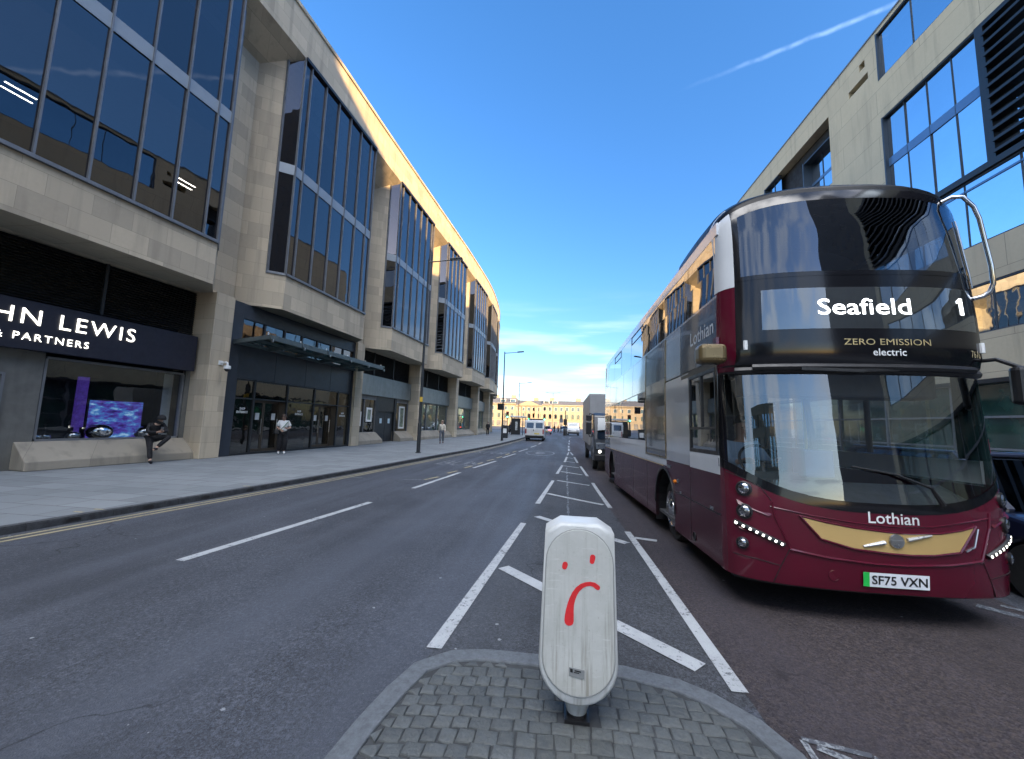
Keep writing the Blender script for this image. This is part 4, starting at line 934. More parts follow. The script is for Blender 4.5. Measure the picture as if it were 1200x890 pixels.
# --- gold panel, emblem, creases
def fan(name, outline, m, off, parent=None, nsub=10):
    # outline in (s,z): top edge list and bottom edge list, both left to right
    top, bot = outline; b = MB()
    tx, ty = [p[0] for p in top], [p[1] for p in top]; bx, by = [p[0] for p in bot], [p[1] for p in bot]
    b.grid(lambda u, v: BF(lerp(lerp(bx[0], bx[-1], u), lerp(tx[0], tx[-1], u), v), lerp(interp(lerp(bx[0], bx[-1], u), bx, by), interp(lerp(tx[0], tx[-1], u), tx, ty), v), off), [i / 24 for i in range(25)], [i / nsub for i in range(nsub + 1)])
    return b.build(name, m, parent or BUS)
GT = ([(-.57, .94), (-.4, .895), (-.22, .862), (0, .84), (.15, .835), (.35, .85), (.5, .885), (.61, .925)], [(-.44, .74), (-.23, .672), (0, .65), (.15, .645), (.3, .655), (.475, .69)])
gp = fan('grille_panel', GT, M['gold'], .006)
def bead(pts, r, m, name, off=.004, parent=None, n=10):
    P = []
    for (a, c) in zip(pts, pts[1:]): P += [BF(lerp(a[0], c[0], i / n), lerp(a[1], c[1], i / n), off) for i in range(n)]
    P.append(BF(*pts[-1], off)); b = MB(); b.tube(P, r, 6); return b.build(name, m, parent or BUS)
bead([GT[0][0], GT[1][0]] + GT[1][1:] + [GT[0][-1]], .012, M['maroon'], 'grille_surround', .004); bead(GT[0], .009, M['maroon'], 'grille_surround', .004)
bead([(.52, .7), (.585, .74), (.625, .9)], .008, M['steel'], 'grille_glint', .004)  # steel bead stands in for a thin reflection at the panel's right end
for s in (-1, 1): bead([(s * .74, 1.04), (s * .72, .9), (s * .64, .64), (s * .62, .6)], .01, M['maroon'], 'panel_crease', .002)
bead([(-.64, .62), (-.4, .575), (-.1, .55), (.1, .55), (.4, .575), (.64, .62)], .014, M['maroon'], 'panel_crease', .0)
bead([(-.75, 1.0), (-.5, .95), (-.2, .905), (.05, .89)], .007, M['maroon'], 'panel_crease', .0); bead([(.05, .89), (.3, .905), (.5, .95), (.75, 1.0)], .007, M['maroon'], 'panel_crease', .0)
em = MB(); c0 = BF(.05, .765, .01)
em.tube([BF(-.17, .705, .014), BF(-.03, .75, .016)], [.01, .02], 6); em.tube([BF(.12, .782, .016), BF(.285, .832, .014)], [.018, .008], 6)
emb = em.build('emblem', mat('silver_emblem', (.6, .6, .58), .3, .5), BUS)
b = MB(); b.lathe([(.042, -.012), (.06, -.012), (.064, -.002), (.06, .008)], 28, tuple(c0), 'y'); b.lathe([(.001, -.008), (.043, -.008), (.043, .0)], 20, tuple(c0), 'y'); b.box(c0.x - .05, c0.x + .05, c0.y - .018, c0.y - .008, c0.z - .012, c0.z + .012); b.build('emblem_ring', M['steel'], BUS)
M['seam'] = mat('panel_gap', (.012, .003, .005), .8, var=.05)
for s in (-1, 1): bead([(s * .64, .62), (s * .7, .44), (s * .74, .3)], .0045, M['seam'], 'panel_gap', .0)
bead([(-.97, .50), (-.84, .49), (-.7, .46)], .0045, M['seam'], 'panel_gap', .0); bead([(.97, .50), (.84, .49), (.7, .46)], .0045, M['seam'], 'panel_gap', .0)
bead([(-.985, 1.3), (-.9, 1.25), (-.8, 1.18), (-.74, 1.06)], .0045, M['seam'], 'panel_gap', .0)
c_ = BF(-.36, .42, .0); b = MB(); b.lathe([(.05, .004), (.05, -.003), (.044, -.004), (.043, .0), (.001, .0)], 20, tuple(c_), 'y'); b.build('towing_cover', M['maroon'], BUS)
# --- lamps and the fins beneath them
for sgn in (-1, 1):
    for (s, z, r) in ((.9, 1.15, .058), (.903, .93, .058), (.92, .62, .045)):
        c = BF(sgn * s, z, .0); n = (BF(sgn * s, z, .05) - c).normalized(); rot = n.to_track_quat('Z', 'Y').to_matrix()
        def lam(prof, mm, nm, par):
            b = MB(); b.lathe(prof, 20); b.v = [tuple(c + rot @ Vector(p)) for p in b.v]; return b.build(nm, mm, par)
        hl = lam([(r * 1.25, -.01), (r * 1.28, .014), (r * 1.05, .02), (r * 1.0, .006)], M['black'], 'headlight', BUS)
        lam([(r, .006), (r * .8, .012), (r * .45, .003), (.001, .0)], M['chrome'], 'reflector', hl); lam([(r, .012), (r * .8, .026), (r * .4, .033), (.001, .035)], M['lens'], 'lens', hl)
    for z in (1.03, .8):
        b = MB(); q = [(-.945, z + .01), (-.74, z - .1), (-.76, z - .12), (-.93, z - .035)]
        base = [BF(sgn * s, zz, .001) for s, zz in q]; tip = [BF(sgn * s, zz, h) for (s, zz), h in zip(q, (.006, .004, .012, .03))]
        k = len(b.v); b.v += [tuple(p) for p in base + tip]
        for f in ((4, 5, 6, 7), (0, 1, 5, 4), (1, 2, 6, 5), (2, 3, 7, 6), (3, 0, 4, 7)): b.face([k + i for i in f])
        b.build('lamp_fin', M['maroon'], BUS)
    ls = MB(); P = [BF(sgn * lerp(.957, .672, i / 12), lerp(.815, .655, i / 12), .006) for i in range(13)]; ls.tube(P, .024, 8); lh = ls.build('running_light', M['black'], BUS)
    b = MB()
    for i in range(8):
        f_ = lerp(.945, .69, i / 7); b.bar(BF(sgn * (f_ + .006), lerp(.808, .665, i / 7) + .004, .02), BF(sgn * (f_ - .006), lerp(.808, .665, i / 7) - .004, .02), .02, .02)
    b.build('light_strip', M['lamp'], lh)
# --- chrome branch guard on the upper nearside corner, small marker lamps
b = MB(); P = [BF(.78, 4.16, .0)]
for (s, z, o) in ((.8, 4.17, .07), (.83, 4.14, .13), (.87, 4.06, .16), (.895, 3.94, .165), (.92, 3.7, .16), (.935, 3.45, .16), (.945, 3.27, .15), (.948, 3.2, .12), (.945, 3.16, .07), (.94, 3.15, .0)): P.append(BF(s, z, o))
b.tube(P, .02, 10); b.build('branch_guard', M['chrome'], BUS)
bead([(.865, 3.98), (.885, 3.6), (.905, 3.25)], .008, M['steel'], 'guard_strip', .012)
for s in (-.85, .9): b = MB(); b.lathe([(.02, -.05), (.022, 0), (.02, .05)], 8, tuple(BF(s, 2.62, .012))); b.build('marker_lamp', M['white'], BUS)
# --- flanks
def FX(z): return .038 * sm((z - 2.4) / 1.8)
def FL(y, z, off=0., side=0): x = FX(z) - off; return (x if side == 0 else BW - x, y, z)
def skz(y): return interp(y, [.0, 2.8, 7.8, 8.8, 10.1], [.3, .27, .17, .2, .34])
def beltz(y): return interp(y, [0, 2.3, 9.1, 10.1], [1.25, 1.26, 1.15, 1.15])
ARCH = ((2.25, .56), (8.35, .55))
def lower_outline():
    P = [(0, skz(0))]
    for c, r in ARCH:
        P.append((c - r, skz(c - r)))
        P += [(c - r * cos(a), .5 + r * 1.08 * sin(a)) for a in frange(0, pi, pi / 14)]
        P.append((c + r, skz(c + r)))
    P += [(BL, skz(BL)), (BL, beltz(BL)), (2.3, beltz(2.3)), (0, beltz(0))]
    return P
def fpoly(name, pts, m, side=0, off=0., thick=.04, parent=None, bevel=0):
    b = MB(); b.prism(pts, lambda y, z: FL(y, z, off, side), lambda y, z: FL(y, z, off - thick, side)); return b.build(name, m, parent or BUS, bevel=bevel)
def frect(name, y0, y1, z0, z1, m, side=0, off=0., thick=.03, parent=None, mb=None, bevel=0):
    b = mb or MB(); nz = max(1, int((z1 - z0) / .3))
    for i in range(nz + 1):
        pass
    zz = [lerp(z0, z1, i / nz) for i in range(nz + 1)]
    out_ = [(y0, z) for z in zz] + [(y1, z) for z in zz[::-1]]
    k = len(b.v)
    for i in range(nz):
        b.poly([FL(y0, zz[i], off, side), FL(y1, zz[i], off, side), FL(y1, zz[i + 1], off, side), FL(y0, zz[i + 1], off, side)])
    for ya in (y0, y1): b.poly([FL(ya, z, off, side) for z in zz] + [FL(ya, z, off - thick, side) for z in zz[::-1]])
    for za in (z0, z1): b.poly([FL(y0, za, off, side), FL(y1, za, off, side), FL(y1, za, off - thick, side), FL(y0, za, off - thick, side)])
    if mb is None: return b.build(name, m, parent or BUS, bevel=bevel)
for side in (0, 1):
    lp = fpoly('lower_panel', lower_outline(), M['maroonside'], side, 0, .05)
    seams = MB()
    for y in (.98, 3.5, 4.9, 6.3, 7.4): seams.box(-.0015, .003, y - .006, y + .006, skz(y) + .03, 1.2, lambda x, yy, z: FL(yy, z, -x + .0005, side))
    seams.bar(FL(0, .83, .0005, side), FL(1.68, .83, .0005, side), .004, .012); seams.build('panel_seam', M['black'], lp)
    for c, r in ARCH:
        arch = MB()
        for a, a2 in zip(frange(0, pi, pi / 14), frange(0, pi, pi / 14)[1:]):
            arch.poly([FL(c - r * cos(a), .5 + r * 1.08 * sin(a), .0, side), FL(c - r * cos(a2), .5 + r * 1.08 * sin(a2), .0, side), FL(c - r * cos(a2), .5 + r * 1.08 * sin(a2), -.5, side), FL(c - r * cos(a), .5 + r * 1.08 * sin(a), -.5, side)])
            arch.bar(FL(c - (r + .02) * cos(a), .5 + (r + .02) * 1.08 * sin(a), .004, side), FL(c - (r + .02) * cos(a2), .5 + (r + .02) * 1.08 * sin(a2), .004, side), .02, .04)
        for ya in (c - r, c + r): arch.poly([FL(ya, .2, 0, side), FL(ya, .5, 0, side), FL(ya, .5, -.5, side), FL(ya, .2, -.5, side)])
        arch.poly([FL(c - r, .2, -.5, side), FL(c + r, .2, -.5, side), FL(c + r, 1.12, -.5, side), FL(c - r, 1.12, -.5, side)])
        arch.build('wheel_arch', M['black'], lp)
if True:
    side = 0
    frect('gold_line', 2.3, 10.0, 1.15, 1.165, M['gold'], 0, .003)
    frect('white_band', 0.0, .97, beltz(0) + .002, 1.455, M['buswhite'], 0, .001); frect('front_pillar', 0., .055, 1.457, 2.5, M['gloss'], 0, .001)
    cw = frect('cab_window', .075, .93, 1.49, 2.41, M['sideglass'], 0, -.012, .005)
    fb = MB()
    for q in ((.057, .085, 1.457, 2.44), (.92, .96, 1.457, 2.44), (.085, .92, 1.457, 1.5), (.085, .92, 2.4, 2.44), (.085, .92, 1.74, 1.77), (.5, .525, 1.77, 2.4)): frect('', *q, None, 0, .004, .04, mb=fb)
    fb.build('window_frame', M['black'], cw)
    frect('side_panel', .965, 2.1, 1.265, 2.5, mat('silver_white_panel', (.5, .52, .55), .14, .45, var=.03, coat=.6), 0, .001)
    frect('header_band', 0., 1.28, 2.44, 2.52, M['gloss'], 0, .001)
    frect('stair_panel', 2.13, 3.52, 1.31, 3.22, M['darkwrap'], 0, .006)
    fb = MB()
    for q in ((2.1, 2.13, 1.28, 3.22), (3.52, 3.555, 1.28, 3.22), (2.13, 3.52, 1.28, 1.31)): frect('', *q, None, 0, .012, .05, mb=fb)
    fb.build('stair_panel_frame', M['bronze'], BUS)
    lw = frect('lettered_panel', 0., 1.28, 2.525, 3.235, M['darkwrap'], 0, .001)
    def side_text(body, y0, y1, z, size, m, name, wt=.0):
        me = text_mesh(body, size, 0, wt); x0, x1 = text_width(me); b = MB(); b.add_mesh(me, lambda co: FL(lerp(y0, y1, (co.x - x0) / (x1 - x0)), z + co.y, .004)); return b.build(name, m, lw if z > 2.5 else BUS, recalc=False)
    pale = mat('pale_grey_lettering', (.5, .52, .54), .5)
    side_text('Lothian', .86, .07, 2.84, .26, pale, 'side_lettering', .002); side_text('electric', .42, .12, 2.66, .085, pale, 'side_lettering'); side_text('7616', .33, .04, 1.6, .13, M['black'], 'fleet_number', .002)
    for y0, y1 in ((1.31, 2.1), (3.56, 4.9), (4.92, 6.2), (6.22, 7.5), (7.52, 8.8)): frect('mid_panel', y0, y1, 2.52, 3.225, M['bussilver'], 0, .001)
    frect('rear_panel', 8.82, BL, 1.17, 3.225, M['bussilver'], 0, .001); frect('white_band', 2.1, 8.8, 1.168, 1.53, M['buswhite'], 0, .0005)
    for y0, y1 in ((3.57, 5.25), (5.27, 7.0), (7.02, 8.8)): frect('lower_deck_window', y0, y1, 1.545, 2.505, M['sideglass'], 0, -.002, .005)
    frect('glazing_rail', 3.56, 8.8, 2.505, 2.52, M['steel'], 0, .004)
    for y0, y1 in ((.04, .98), (1.0, 2.35), (2.37, 3.8), (3.82, 5.2), (5.22, 6.6), (6.62, 8.0), (8.02, 9.4)): uw = frect('upper_deck_window', y0, y1, 3.265, 3.98, M['sideglass'], 0, -.002, .005)
    fb = MB()
    for q in ((3.9, 5.15, 3.78, 3.8), (3.9, 5.15, 3.955, 3.975), (3.9, 3.92, 3.8, 3.955), (5.13, 5.15, 3.8, 3.955), (6.75, 7.9, 3.78, 3.8), (6.75, 7.9, 3.955, 3.975), (6.75, 6.77, 3.8, 3.955), (7.88, 7.9, 3.8, 3.955)): frect('', *q, None, 0, .006, .02, mb=fb)
    fb.build('hopper_window', M['black'], BUS)
    frect('cant_rail', -.02, BL, 3.985, 4.13, M['buswhite'], 0, .001, .08); frect('waist_rail', 0, BL, 3.228, 3.26, M['bussilver'], 0, .003); frect('rear_panel', 9.42, BL, 3.262, 3.984, M['buswhite'], 0, .001)
    b = MB(); frect('', 1.46, 1.5, .98, 1.03, None, 0, .02, mb=b); frect('', .2, .3, .84, .875, None, 0, .006, mb=b); frect('', 1.35, 1.42, .84, .87, None, 0, .006, mb=b); frect('', 1.86, 2.02, 1.155, 1.19, None, 0, .01, mb=b); b.build('panel_catch', M['steel'], BUS)
    b = MB(); b.lathe([(.03, 0), (.03, -.02), (.015, -.035), (.001, -.037)], 10, FL(1.62, .98, .0), 'x'); b.build('side_repeater', mat('amber_lens', (.7, .2, .02), .3), BUS)
    b = MB(); b.lathe([(.055, 0), (.055, -.01), (.045, -.012), (.045, .01)], 16, FL(.85, .4, .0), 'x'); b.build('towing_eye_cover', M['black'], BUS)
    # nearside
    frect('white_band', 0, BL, 1.27, 1.5, M['buswhite'], 1, .001); frect('upper_panel', 0, BL, 2.52, 3.24, M['bussilver'], 1, .001); frect('cant_rail', 0, BL, 3.985, 4.13, M['buswhite'], 1, .001, .08)
    for y0, y1 in ((1.5, 3.2), (3.3, 5.0), (5.1, 6.8), (6.9, 8.6)): frect('lower_deck_window', y0, y1, 1.51, 2.51, M['sideglass'], 1, -.002, .005)
    for y0, y1 in ((.04, 2.35), (2.4, 4.7), (4.75, 7), (7.05, 9.4)): frect('upper_deck_window', y0, y1, 3.25, 3.98, M['sideglass'], 1, -.002, .005)
    frect('passenger_door', .25, 1.4, 1.51, 2.51, M['screen'], 1, -.004, .005)
    frect('nearside_pillar', 0, .22, 1.51, 2.51, M['gloss'], 1, .001); frect('nearside_pillar', 1.41, 1.49, 1.51, 2.51, M['gloss'], 1, .001); frect('rear_panel', 8.62, BL, 1.51, 2.51, M['bussilver'], 1, .001)
b = MB(); b.box(.01, BW - .01, BL - .02, BL, .35, 4.0); b.build('rear_wall', M['buswhite'], BUS, bevel=.01)
# --- wheels
for c, r in ARCH:
    for side in (0, 1):
        x = .13 if side == 0 else BW - .13; sg_ = -1 if side == 0 else 1
        b = MB(); b.lathe([(.28, .0), (.46, .0 + .02), (.485, .06), (.485, .22), (.46, .27), (.28, .28)], 36, (x if side == 0 else x - .28, c, .485), 'x'); wh = b.build('wheel', M['rubber'], BUS)
        b = MB(); xo = x - .012 if side == 0 else x + .012; q = lambda p: [(rr, h if side == 0 else -h) for rr, h in p]
        b.lathe(q([(.285, .01), (.275, -.015), (.255, .0), (.235, .05), (.17, .045), (.15, -.02), (.1, -.05), (.001, -.055)]), 32, (xo, c, .485), 'x')
        for k in range(10): a = 2 * pi * k / 10; b.lathe(q([(.018, .05), (.018, .01), (.001, .005)]), 8, (xo, c + .21 * cos(a), .485 + .21 * sin(a)), 'x')
        b.build('rim', M['chrome'], wh)
# --- mirrors
b = MB(); b.box(-.335, -.065, -.47, -.27, 2.4, 2.6); mr = b.build('wing_mirror', M['bronze'], BUS, bevel=.05, seg=3)
b = MB(); b.box(-.31, -.09, -.268, -.262, 2.42, 2.58); b.build('mirror_glass', M['chrome'], mr)
b = MB(); b.tube([(-.08, -.36, 2.55), (-.03, -.22, 2.6), (.03, -.02, 2.62)], .025); b.box(-.02, .02, -.06, .03, 2.5, 2.76); b.build('mirror_arm', M['maroon'], mr)
b = MB(); b.box(BW + .0, BW + .2, -.42, -.3, 2.05, 2.42); b.build('wing_mirror', M['black'], BUS, bevel=.04); b = MB(); b.tube([(BW + .1, -.36, 2.4), (BW - .05, -.28, 2.5), (BW - .12, -.1, 2.5)], .02); b.build('mirror_arm', M['black'], BUS)
# --- interior
b = MB(); b.box(.06, BW - .06, -.1, BL - .1, .34, .38); b.build('lower_floor', M['trim'], BUS)
b = MB(); b.box(.06, BW - .06, .35, BL - .1, 2.5, 2.66); b.grid(lambda s, u: BF(s * .93, 2.58) + Vector((0, .06 + u * (.75 - BF(s * .93, 2.58).y), 0)), sl_(-1, 1), [0, 1]); b.build('upper_floor', M['trim'], BUS)
b = MB(); b.grid(lambda s, v: BF(s, 1.0 + .1 * v, -.05) + Vector((0, .55 * v, .12 * v)), sl_(-.93, .93), [0, .3, .6, 1]); b.box(.35, 1.35, .28, .5, .9, 1.28); b.build('dashboard', mat('dash_plastic', (.028, .033, .036), .6), BUS, bevel=.0)
b = MB(); c = Vector((.62, .42, 1.38)); t_ = radians(55)
b.tube([c + Vector((.23 * cos(a), .23 * sin(a) * cos(t_) , -.23 * sin(a) * sin(t_) * -1)) for a in frange(0, 2 * pi, pi / 12)], .016, 8, False); b.tube([c, c + Vector((0, -.15, -.25))], .03); b.tube([c + Vector((-.22, 0, 0)), c + Vector((.22, 0, 0))], .018); b.build('steering_wheel', M['black'], BUS)
b = MB(); b.box(.35, .9, .75, 1.2, .8, .95); b.box(.35, .9, 1.15, 1.3, .95, 1.95); b.build('driver_seat', M['seat'], BUS, bevel=.04)
b = MB(); b.box(.08, 1.2, 1.42, 1.46, .4, 2.48); b.box(1.18, 1.22, .35, 1.42, .4, 1.5); b.bar((1.2, .4, 1.5), (1.2, .55, 2.4), .05, .05); b.bar((1.2, 1.42, 1.5), (1.2, 1.42, 2.48), .05, .05); b.bar((1.2, .5, 2.35), (1.2, 1.42, 2.35), .05, .07); b.build('cab_partition', M['trim'], BUS)
b = MB(); b.box(.3, 2.2, .0, .3, 2.12, 2.4); b.build('cab_header', M['trim'], BUS, bevel=.03)
b = MB(); b.box(.95, 1.25, .15, .4, 1.25, 1.55); b.build('ticket_machine', mat('blue_machine', (.03, .06, .16), .4), BUS, bevel=.02)
b = MB()
for x, y in ((1.75, 1.5), (1.75, 3.2), (.8, 4.6), (1.75, 4.6), (.8, 6.4), (1.75, 6.4)): b.tube([(x, y, .38), (x, y, 2.5)], .018)
b.tube([(1.3, .35, 1.05), (1.9, .6, 1.1), (1.95, 1.4, 1.1)], .018); b.build('grab_pole', M['pole'], BUS)
sb = MB(); sb.box(-.42, .42, 0, .4, .45, .56); sb.box(-.42, .42, .36, .48, .56, 1.15); sb.box(-.36, .36, .1, .36, .08, .45)
st0 = sb.build('seat', M['seat'], BUS, bevel=.03); first = True
for z0, rows_ in ((.38, (4.0, 4.85, 5.7, 6.5, 7.3)), (2.66, (1.2, 2.0, 2.8, 3.6, 4.4, 5.2, 6.0, 6.8))):
    for y in rows_:
        for x in (.52, 2.03):
            if first: q = st0; first = False
            else: q = st0.copy(); COL.objects.link(q); q.parent = BUS
            q.location = (x, y, z0)
b = MB(); b.tube([(.15, .45, 3.5), (2.4, .45, 3.5)], .016); b.build('front_rail', M['pole'], BUS)
# ================================================================ bollard
BO = thing('traffic_bollard', 'white traffic island bollard with a red sad face drawn on its scuffed front', 'bollard', (.12, 2.52, 0))
def capsule(w0, w1, zc, ztop, cham, n=14):
    P = [(w0 * sin(a), zc - w0 * 1.02 * cos(a)) for a in frange(-pi / 2, pi / 2, pi / n)]
    P += [(w1, ztop - cham * .9), (w1 - cham * 1.45, ztop), (-(w1 - cham * 1.45), ztop), (-w1, ztop - cham * .9)]
    return P
m, t, bs, o = nodes('bollard_shell'); g = G(t)
c = g.mix(g.rng(g.noise(6, 5), .35, .7), (.5, .515, .51), (.4, .415, .405)); st = g.noise(1, 5, g.mapped((30, 30, 3.2))); sep = g.n('SeparateXYZ'); g.ln(g.coord(), sep.inputs[0])
c = g.mix(g.math('MULTIPLY', g.rng(st, .5, .7), g.rng(sep.outputs[2], .85, .15, .08, .7)), c, (.2, .19, .16))
c = g.mix(g.math('MULTIPLY', g.rng(g.noise(48, 6, rough=.7), .6, .72), .5), c, (.3, .29, .26))
g.ln(c, bs.inputs['Base Color']); setp(bs, Roughness=.38); g.ln(g.bump(g.noise(30, 4), .12, .004), bs.inputs['Normal']); M['bshell'] = m
m, t, bs, o = nodes('bollard_panel'); g = G(t)
c = g.mix(g.rng(g.noise(4, 6, rough=.65), .35, .68), (.5, .51, .485), (.41, .42, .395)); st = g.noise(1, 6, g.mapped((42, 42, 2.2)), .65); sep = g.n('SeparateXYZ'); g.ln(g.coord(), sep.inputs[0])
c = g.mix(g.math('MULTIPLY', g.rng(st, .5, .66), g.rng(sep.outputs[2], .8, .2, .15, .75)), c, (.19, .175, .14))
c = g.mix(g.math('MULTIPLY', g.rng(g.noise(1, 3, g.mapped((9, 9, 70), (0, .9, 0))), .64, .7), .35), c, (.62, .63, .62))
c = g.mix(g.math('MULTIPLY', g.rng(g.noise(60, 6, rough=.75), .6, .7), .6), c, (.27, .26, .23))
c = g.mix(g.rng(sep.outputs[2], .32, .2, 0, .3), c, (.3, .29, .25))
g.ln(c, bs.inputs['Base Color']); setp(bs, Roughness=.34); g.ln(g.bump(g.noise(22, 5), .15, .004), bs.inputs['Normal']); M['bpanel'] = m
b = MB(); prof = [(.78, .10), (.93, .05), (1.0, .0), (1.0, -.03), (.96, -.13), (.9, -.17)]
out0 = capsule(.222, .198, .33, 1.085, .06)
n = len(out0); zc = .58
for k, y in [(.93, .1), (.98, .09), (1.0, .07), (1.0, -.085), (.99, -.105), (.96, -.118), (.92, -.122)]:
    for x, z in out0: b.v.append((x * k, y, zc + (z - zc) * (1 - (1 - k) * .5)))
b.s = True
for r_ in range(6):
    for i in range(n): b.face((r_ * n + i, r_ * n + (i + 1) % n, (r_ + 1) * n + (i + 1) % n, (r_ + 1) * n + i))
b.s = False; b.face(list(range(n))[::-1]); b.face([6 * n + i for i in range(n)])
b.build('shell', M['bshell'], BO, sharp=50)
pan = [(.186 * cos(a), .868 + .186 * sin(a)) for a in frange(0, pi, pi / 16)] + [(-.197 * cos(a), .362 - .197 * sin(a)) for a in frange(0, pi, pi / 16)]
b = MB(); b.prism(pan, lambda x, z: (x, -.128, z), lambda x, z: (x, -.1215, z)); pn = b.build('front_panel', M['bpanel'], BO, bevel=.003)
b = MB(); pp = pan + [pan[0]]; b.tube([(x * 1.012, -.1225, .6 + (z - .6) * 1.006) for x, z in pp], .0045, 6, False); b.build('panel_rim', mat('grey_rim', (.27, .28, .27), .5), BO)
b = MB(); b.lathe([(.085, .13), (.078, .1), (.068, .05), (.06, .03), (.055, .01)], 20); b.build('foot', M['bshell'], BO); b = MB(); b.lathe([(.06, .02), (.06, -.02)], 16); b.box(-.07, .07, -.07, .07, -.025, .004); b.build('socket', M['black'], BO)
FYP = -.1295
def blob(pts, name):
    pts = [(x, z - .026, w_) for x, z, w_ in pts]
    b = MB(); L_ = []; R_ = []
    for i, (x, z, w_) in enumerate(pts):
        a = pts[max(i - 1, 0)]; c = pts[min(i + 1, len(pts) - 1)]; dx, dz = c[0] - a[0], c[1] - a[1]; l = hypot(dx, dz); L_.append((x - dz / l * w_, z + dx / l * w_)); R_.append((x + dz / l * w_, z - dx / l * w_))
    x, z, w_ = pts[-1]; a = math.atan2(L_[-1][1] - z, L_[-1][0] - x); capE = [(x + w_ * cos(a - q), z + w_ * sin(a - q)) for q in frange(0, pi, pi / 6)[1:-1]]
    x, z, w_ = pts[0]; a = math.atan2(R_[0][1] - z, R_[0][0] - x); capS = [(x + w_ * cos(a - q), z + w_ * sin(a - q)) for q in frange(0, pi, pi / 6)[1:-1]]
    P = L_ + capE + R_[::-1] + capS
    b.prism(P, lambda x, z: (x, FYP, z), lambda x, z: (x, FYP + .0013, z)); return b.build(name, M['red'], BO)
arc = [(-.054, .582, .026), (-.053, .61, .025), (-.05, .64, .0215), (-.046, .668, .0185), (-.038, .697, .0165), (-.026, .727, .015), (-.008, .754, .0135), (.014, .774, .0125), (.038, .785, .0115), (.062, .789, .011), (.083, .786, .0125), (.103, .772, .0135)]
blob(arc, 'red_mouth'); blob([(-.084, .87, .014), (-.08, .884, .015)], 'red_eye'); blob([(.07, .91, .013), (.074, .934, .015)], 'red_eye')
b = MB(); b.box(-.05, .035, FYP - .002, FYP + .002, .265, .31, lambda x, y, z: (x, y, z - .12 * (x + .005))); sk = b.build('sticker', mat('grey_sticker', (.22, .23, .23), .5), BO)
b = MB()
for x0, x1, z0, z1 in ((-.044, -.03, .287, .305), (-.02, .015, .296, .302), (-.024, .005, .288, .292)): b.box(x0, x1, FYP - .0035, FYP - .0021, z0, z1, lambda x, y, z: (x, y, z - .12 * (x + .005)))
b.build('sticker_print', M['black'], sk)
# ================================================================ lamp posts
def lamp_post(label, x, y, h, arms, group):
    r = thing('street_lamp', label, 'street lamp', (x, y, 0), group=group)
    b = MB(); b.tube([(0, 0, 0), (0, 0, 1.5), (0, 0, 1.52), (0, 0, h)], [.1, .095, .075, .045], 14); b.lathe([(.15, 0), (.15, .03), (.1, .05)], 14); b.build('pole', M['blackmetal'], r)
    for dx, dy, dz in arms:
        b = MB(); L_ = hypot(dx, dy); ux, uy = dx / L_, dy / L_
        b.tube([(0, 0, h - .15), (dx * .4, dy * .4, h - .1 + dz * .5), (dx * .75, dy * .75, h - .05 + dz)], [.04, .032, .028], 8); am = b.build('arm', M['blackmetal'], r)
        b = MB(); p, q = Vector((dx * .68, dy * .68, h - .03 + dz)), Vector((dx * 1.05, dy * 1.05, h + .02 + dz)); b.bar(p, q, .26, .09); b.build('lamp_head', M['blackmetal'], am, bevel=.03)
        b = MB(); b.bar(p + Vector((ux * .1, uy * .1, -.05)), q + Vector((-ux * .06, -uy * .06, -.05)), .18, .012); b.build('lamp_glass', mat('lamp_diffuser', (.5, .5, .48), .3), am)
    return r
GL = 'street lamps along the left pavement'
l1 = lamp_post('nearest tall black street lamp on the left pavement with a small yellow sticker', -7.17, 19.76, 10.25, [(1.75, 0, 0)], GL)
b = MB(); b.lathe([(.082, 2.6), (.082, 2.85)], 14); b.build('pole_sticker', mat('yellow_sticker', (.5, .33, .04), .5), l1)
lamp_post('second street lamp on the left pavement, standing just past the curved end of the store', -5.4, 36.9, 8.4, [(1.75, 0, .0)], GL)
lamp_post('third street lamp rising behind the white van', -7.4, 70, 8.9, [(2.1, 0, .0)], GL)
lamp_post('far double armed street lamp in front of the pedimented terrace', -2.6, 130, 12.0, [(2.2, 0, 0), (-2.2, 0, 0)], GL)
lamp_post('farthest thin street lamp close beside the curved end of the store', -17, 120, 8.5, [(2, 0, 0), (-2, 0, 0)], GL)
# ================================================================ small street furniture
def thing_box(name, label, cat, x, y): return thing(name, label, cat, (x, y, 0))
r = thing_box('litter_bin', 'dark litter bin with a pale notice at the kerb beside the second street lamp', 'bin', -6.1, 44)
b = MB(); b.box(-.33, .33, -.3, .3, .0, 1.25); b.build('body', M['blackmetal'], r, bevel=.06); b = MB(); b.box(-.35, .35, -.32, .32, 1.25, 1.4); b.build('lid', M['black'], r, bevel=.04)
b = MB(); b.box(-.2, .2, -.315, -.3, .55, 1.05); b.build('notice', M['white'], r)
r = thing_box('bus_shelter', 'glass bus shelter with dark advert panel at the kerb beyond the bin', 'shelter', -6.1, 58)
b = MB()
for x, y in ((-.8, -2), (.8, -2), (-.8, 2), (.8, 2)): b.box(x - .05, x + .05, y - .05, y + .05, 0, 2.5)
b.build('frame', M['blackmetal'], r); b = MB(); b.box(-1, 1, -2.3, 2.3, 2.5, 2.7); b.build('roof', M['white'], r, bevel=.03)
b = MB(); b.box(-.85, -.82, -1.9, 1.9, .3, 2.4); b.build('glass_wall', M['shopglass'], r)
b = MB(); b.box(-.75, .5, -2.35, -2.22, .1, 2.35); ap = b.build('advert_panel', M['black'], r, bevel=.02); b = MB(); b.box(-.2, .1, -2.37, -2.351, .7, 1.9); b.build('advert_print', mat('pale_print', (.4, .42, .42), .5, var=.6, nscale=6), ap)
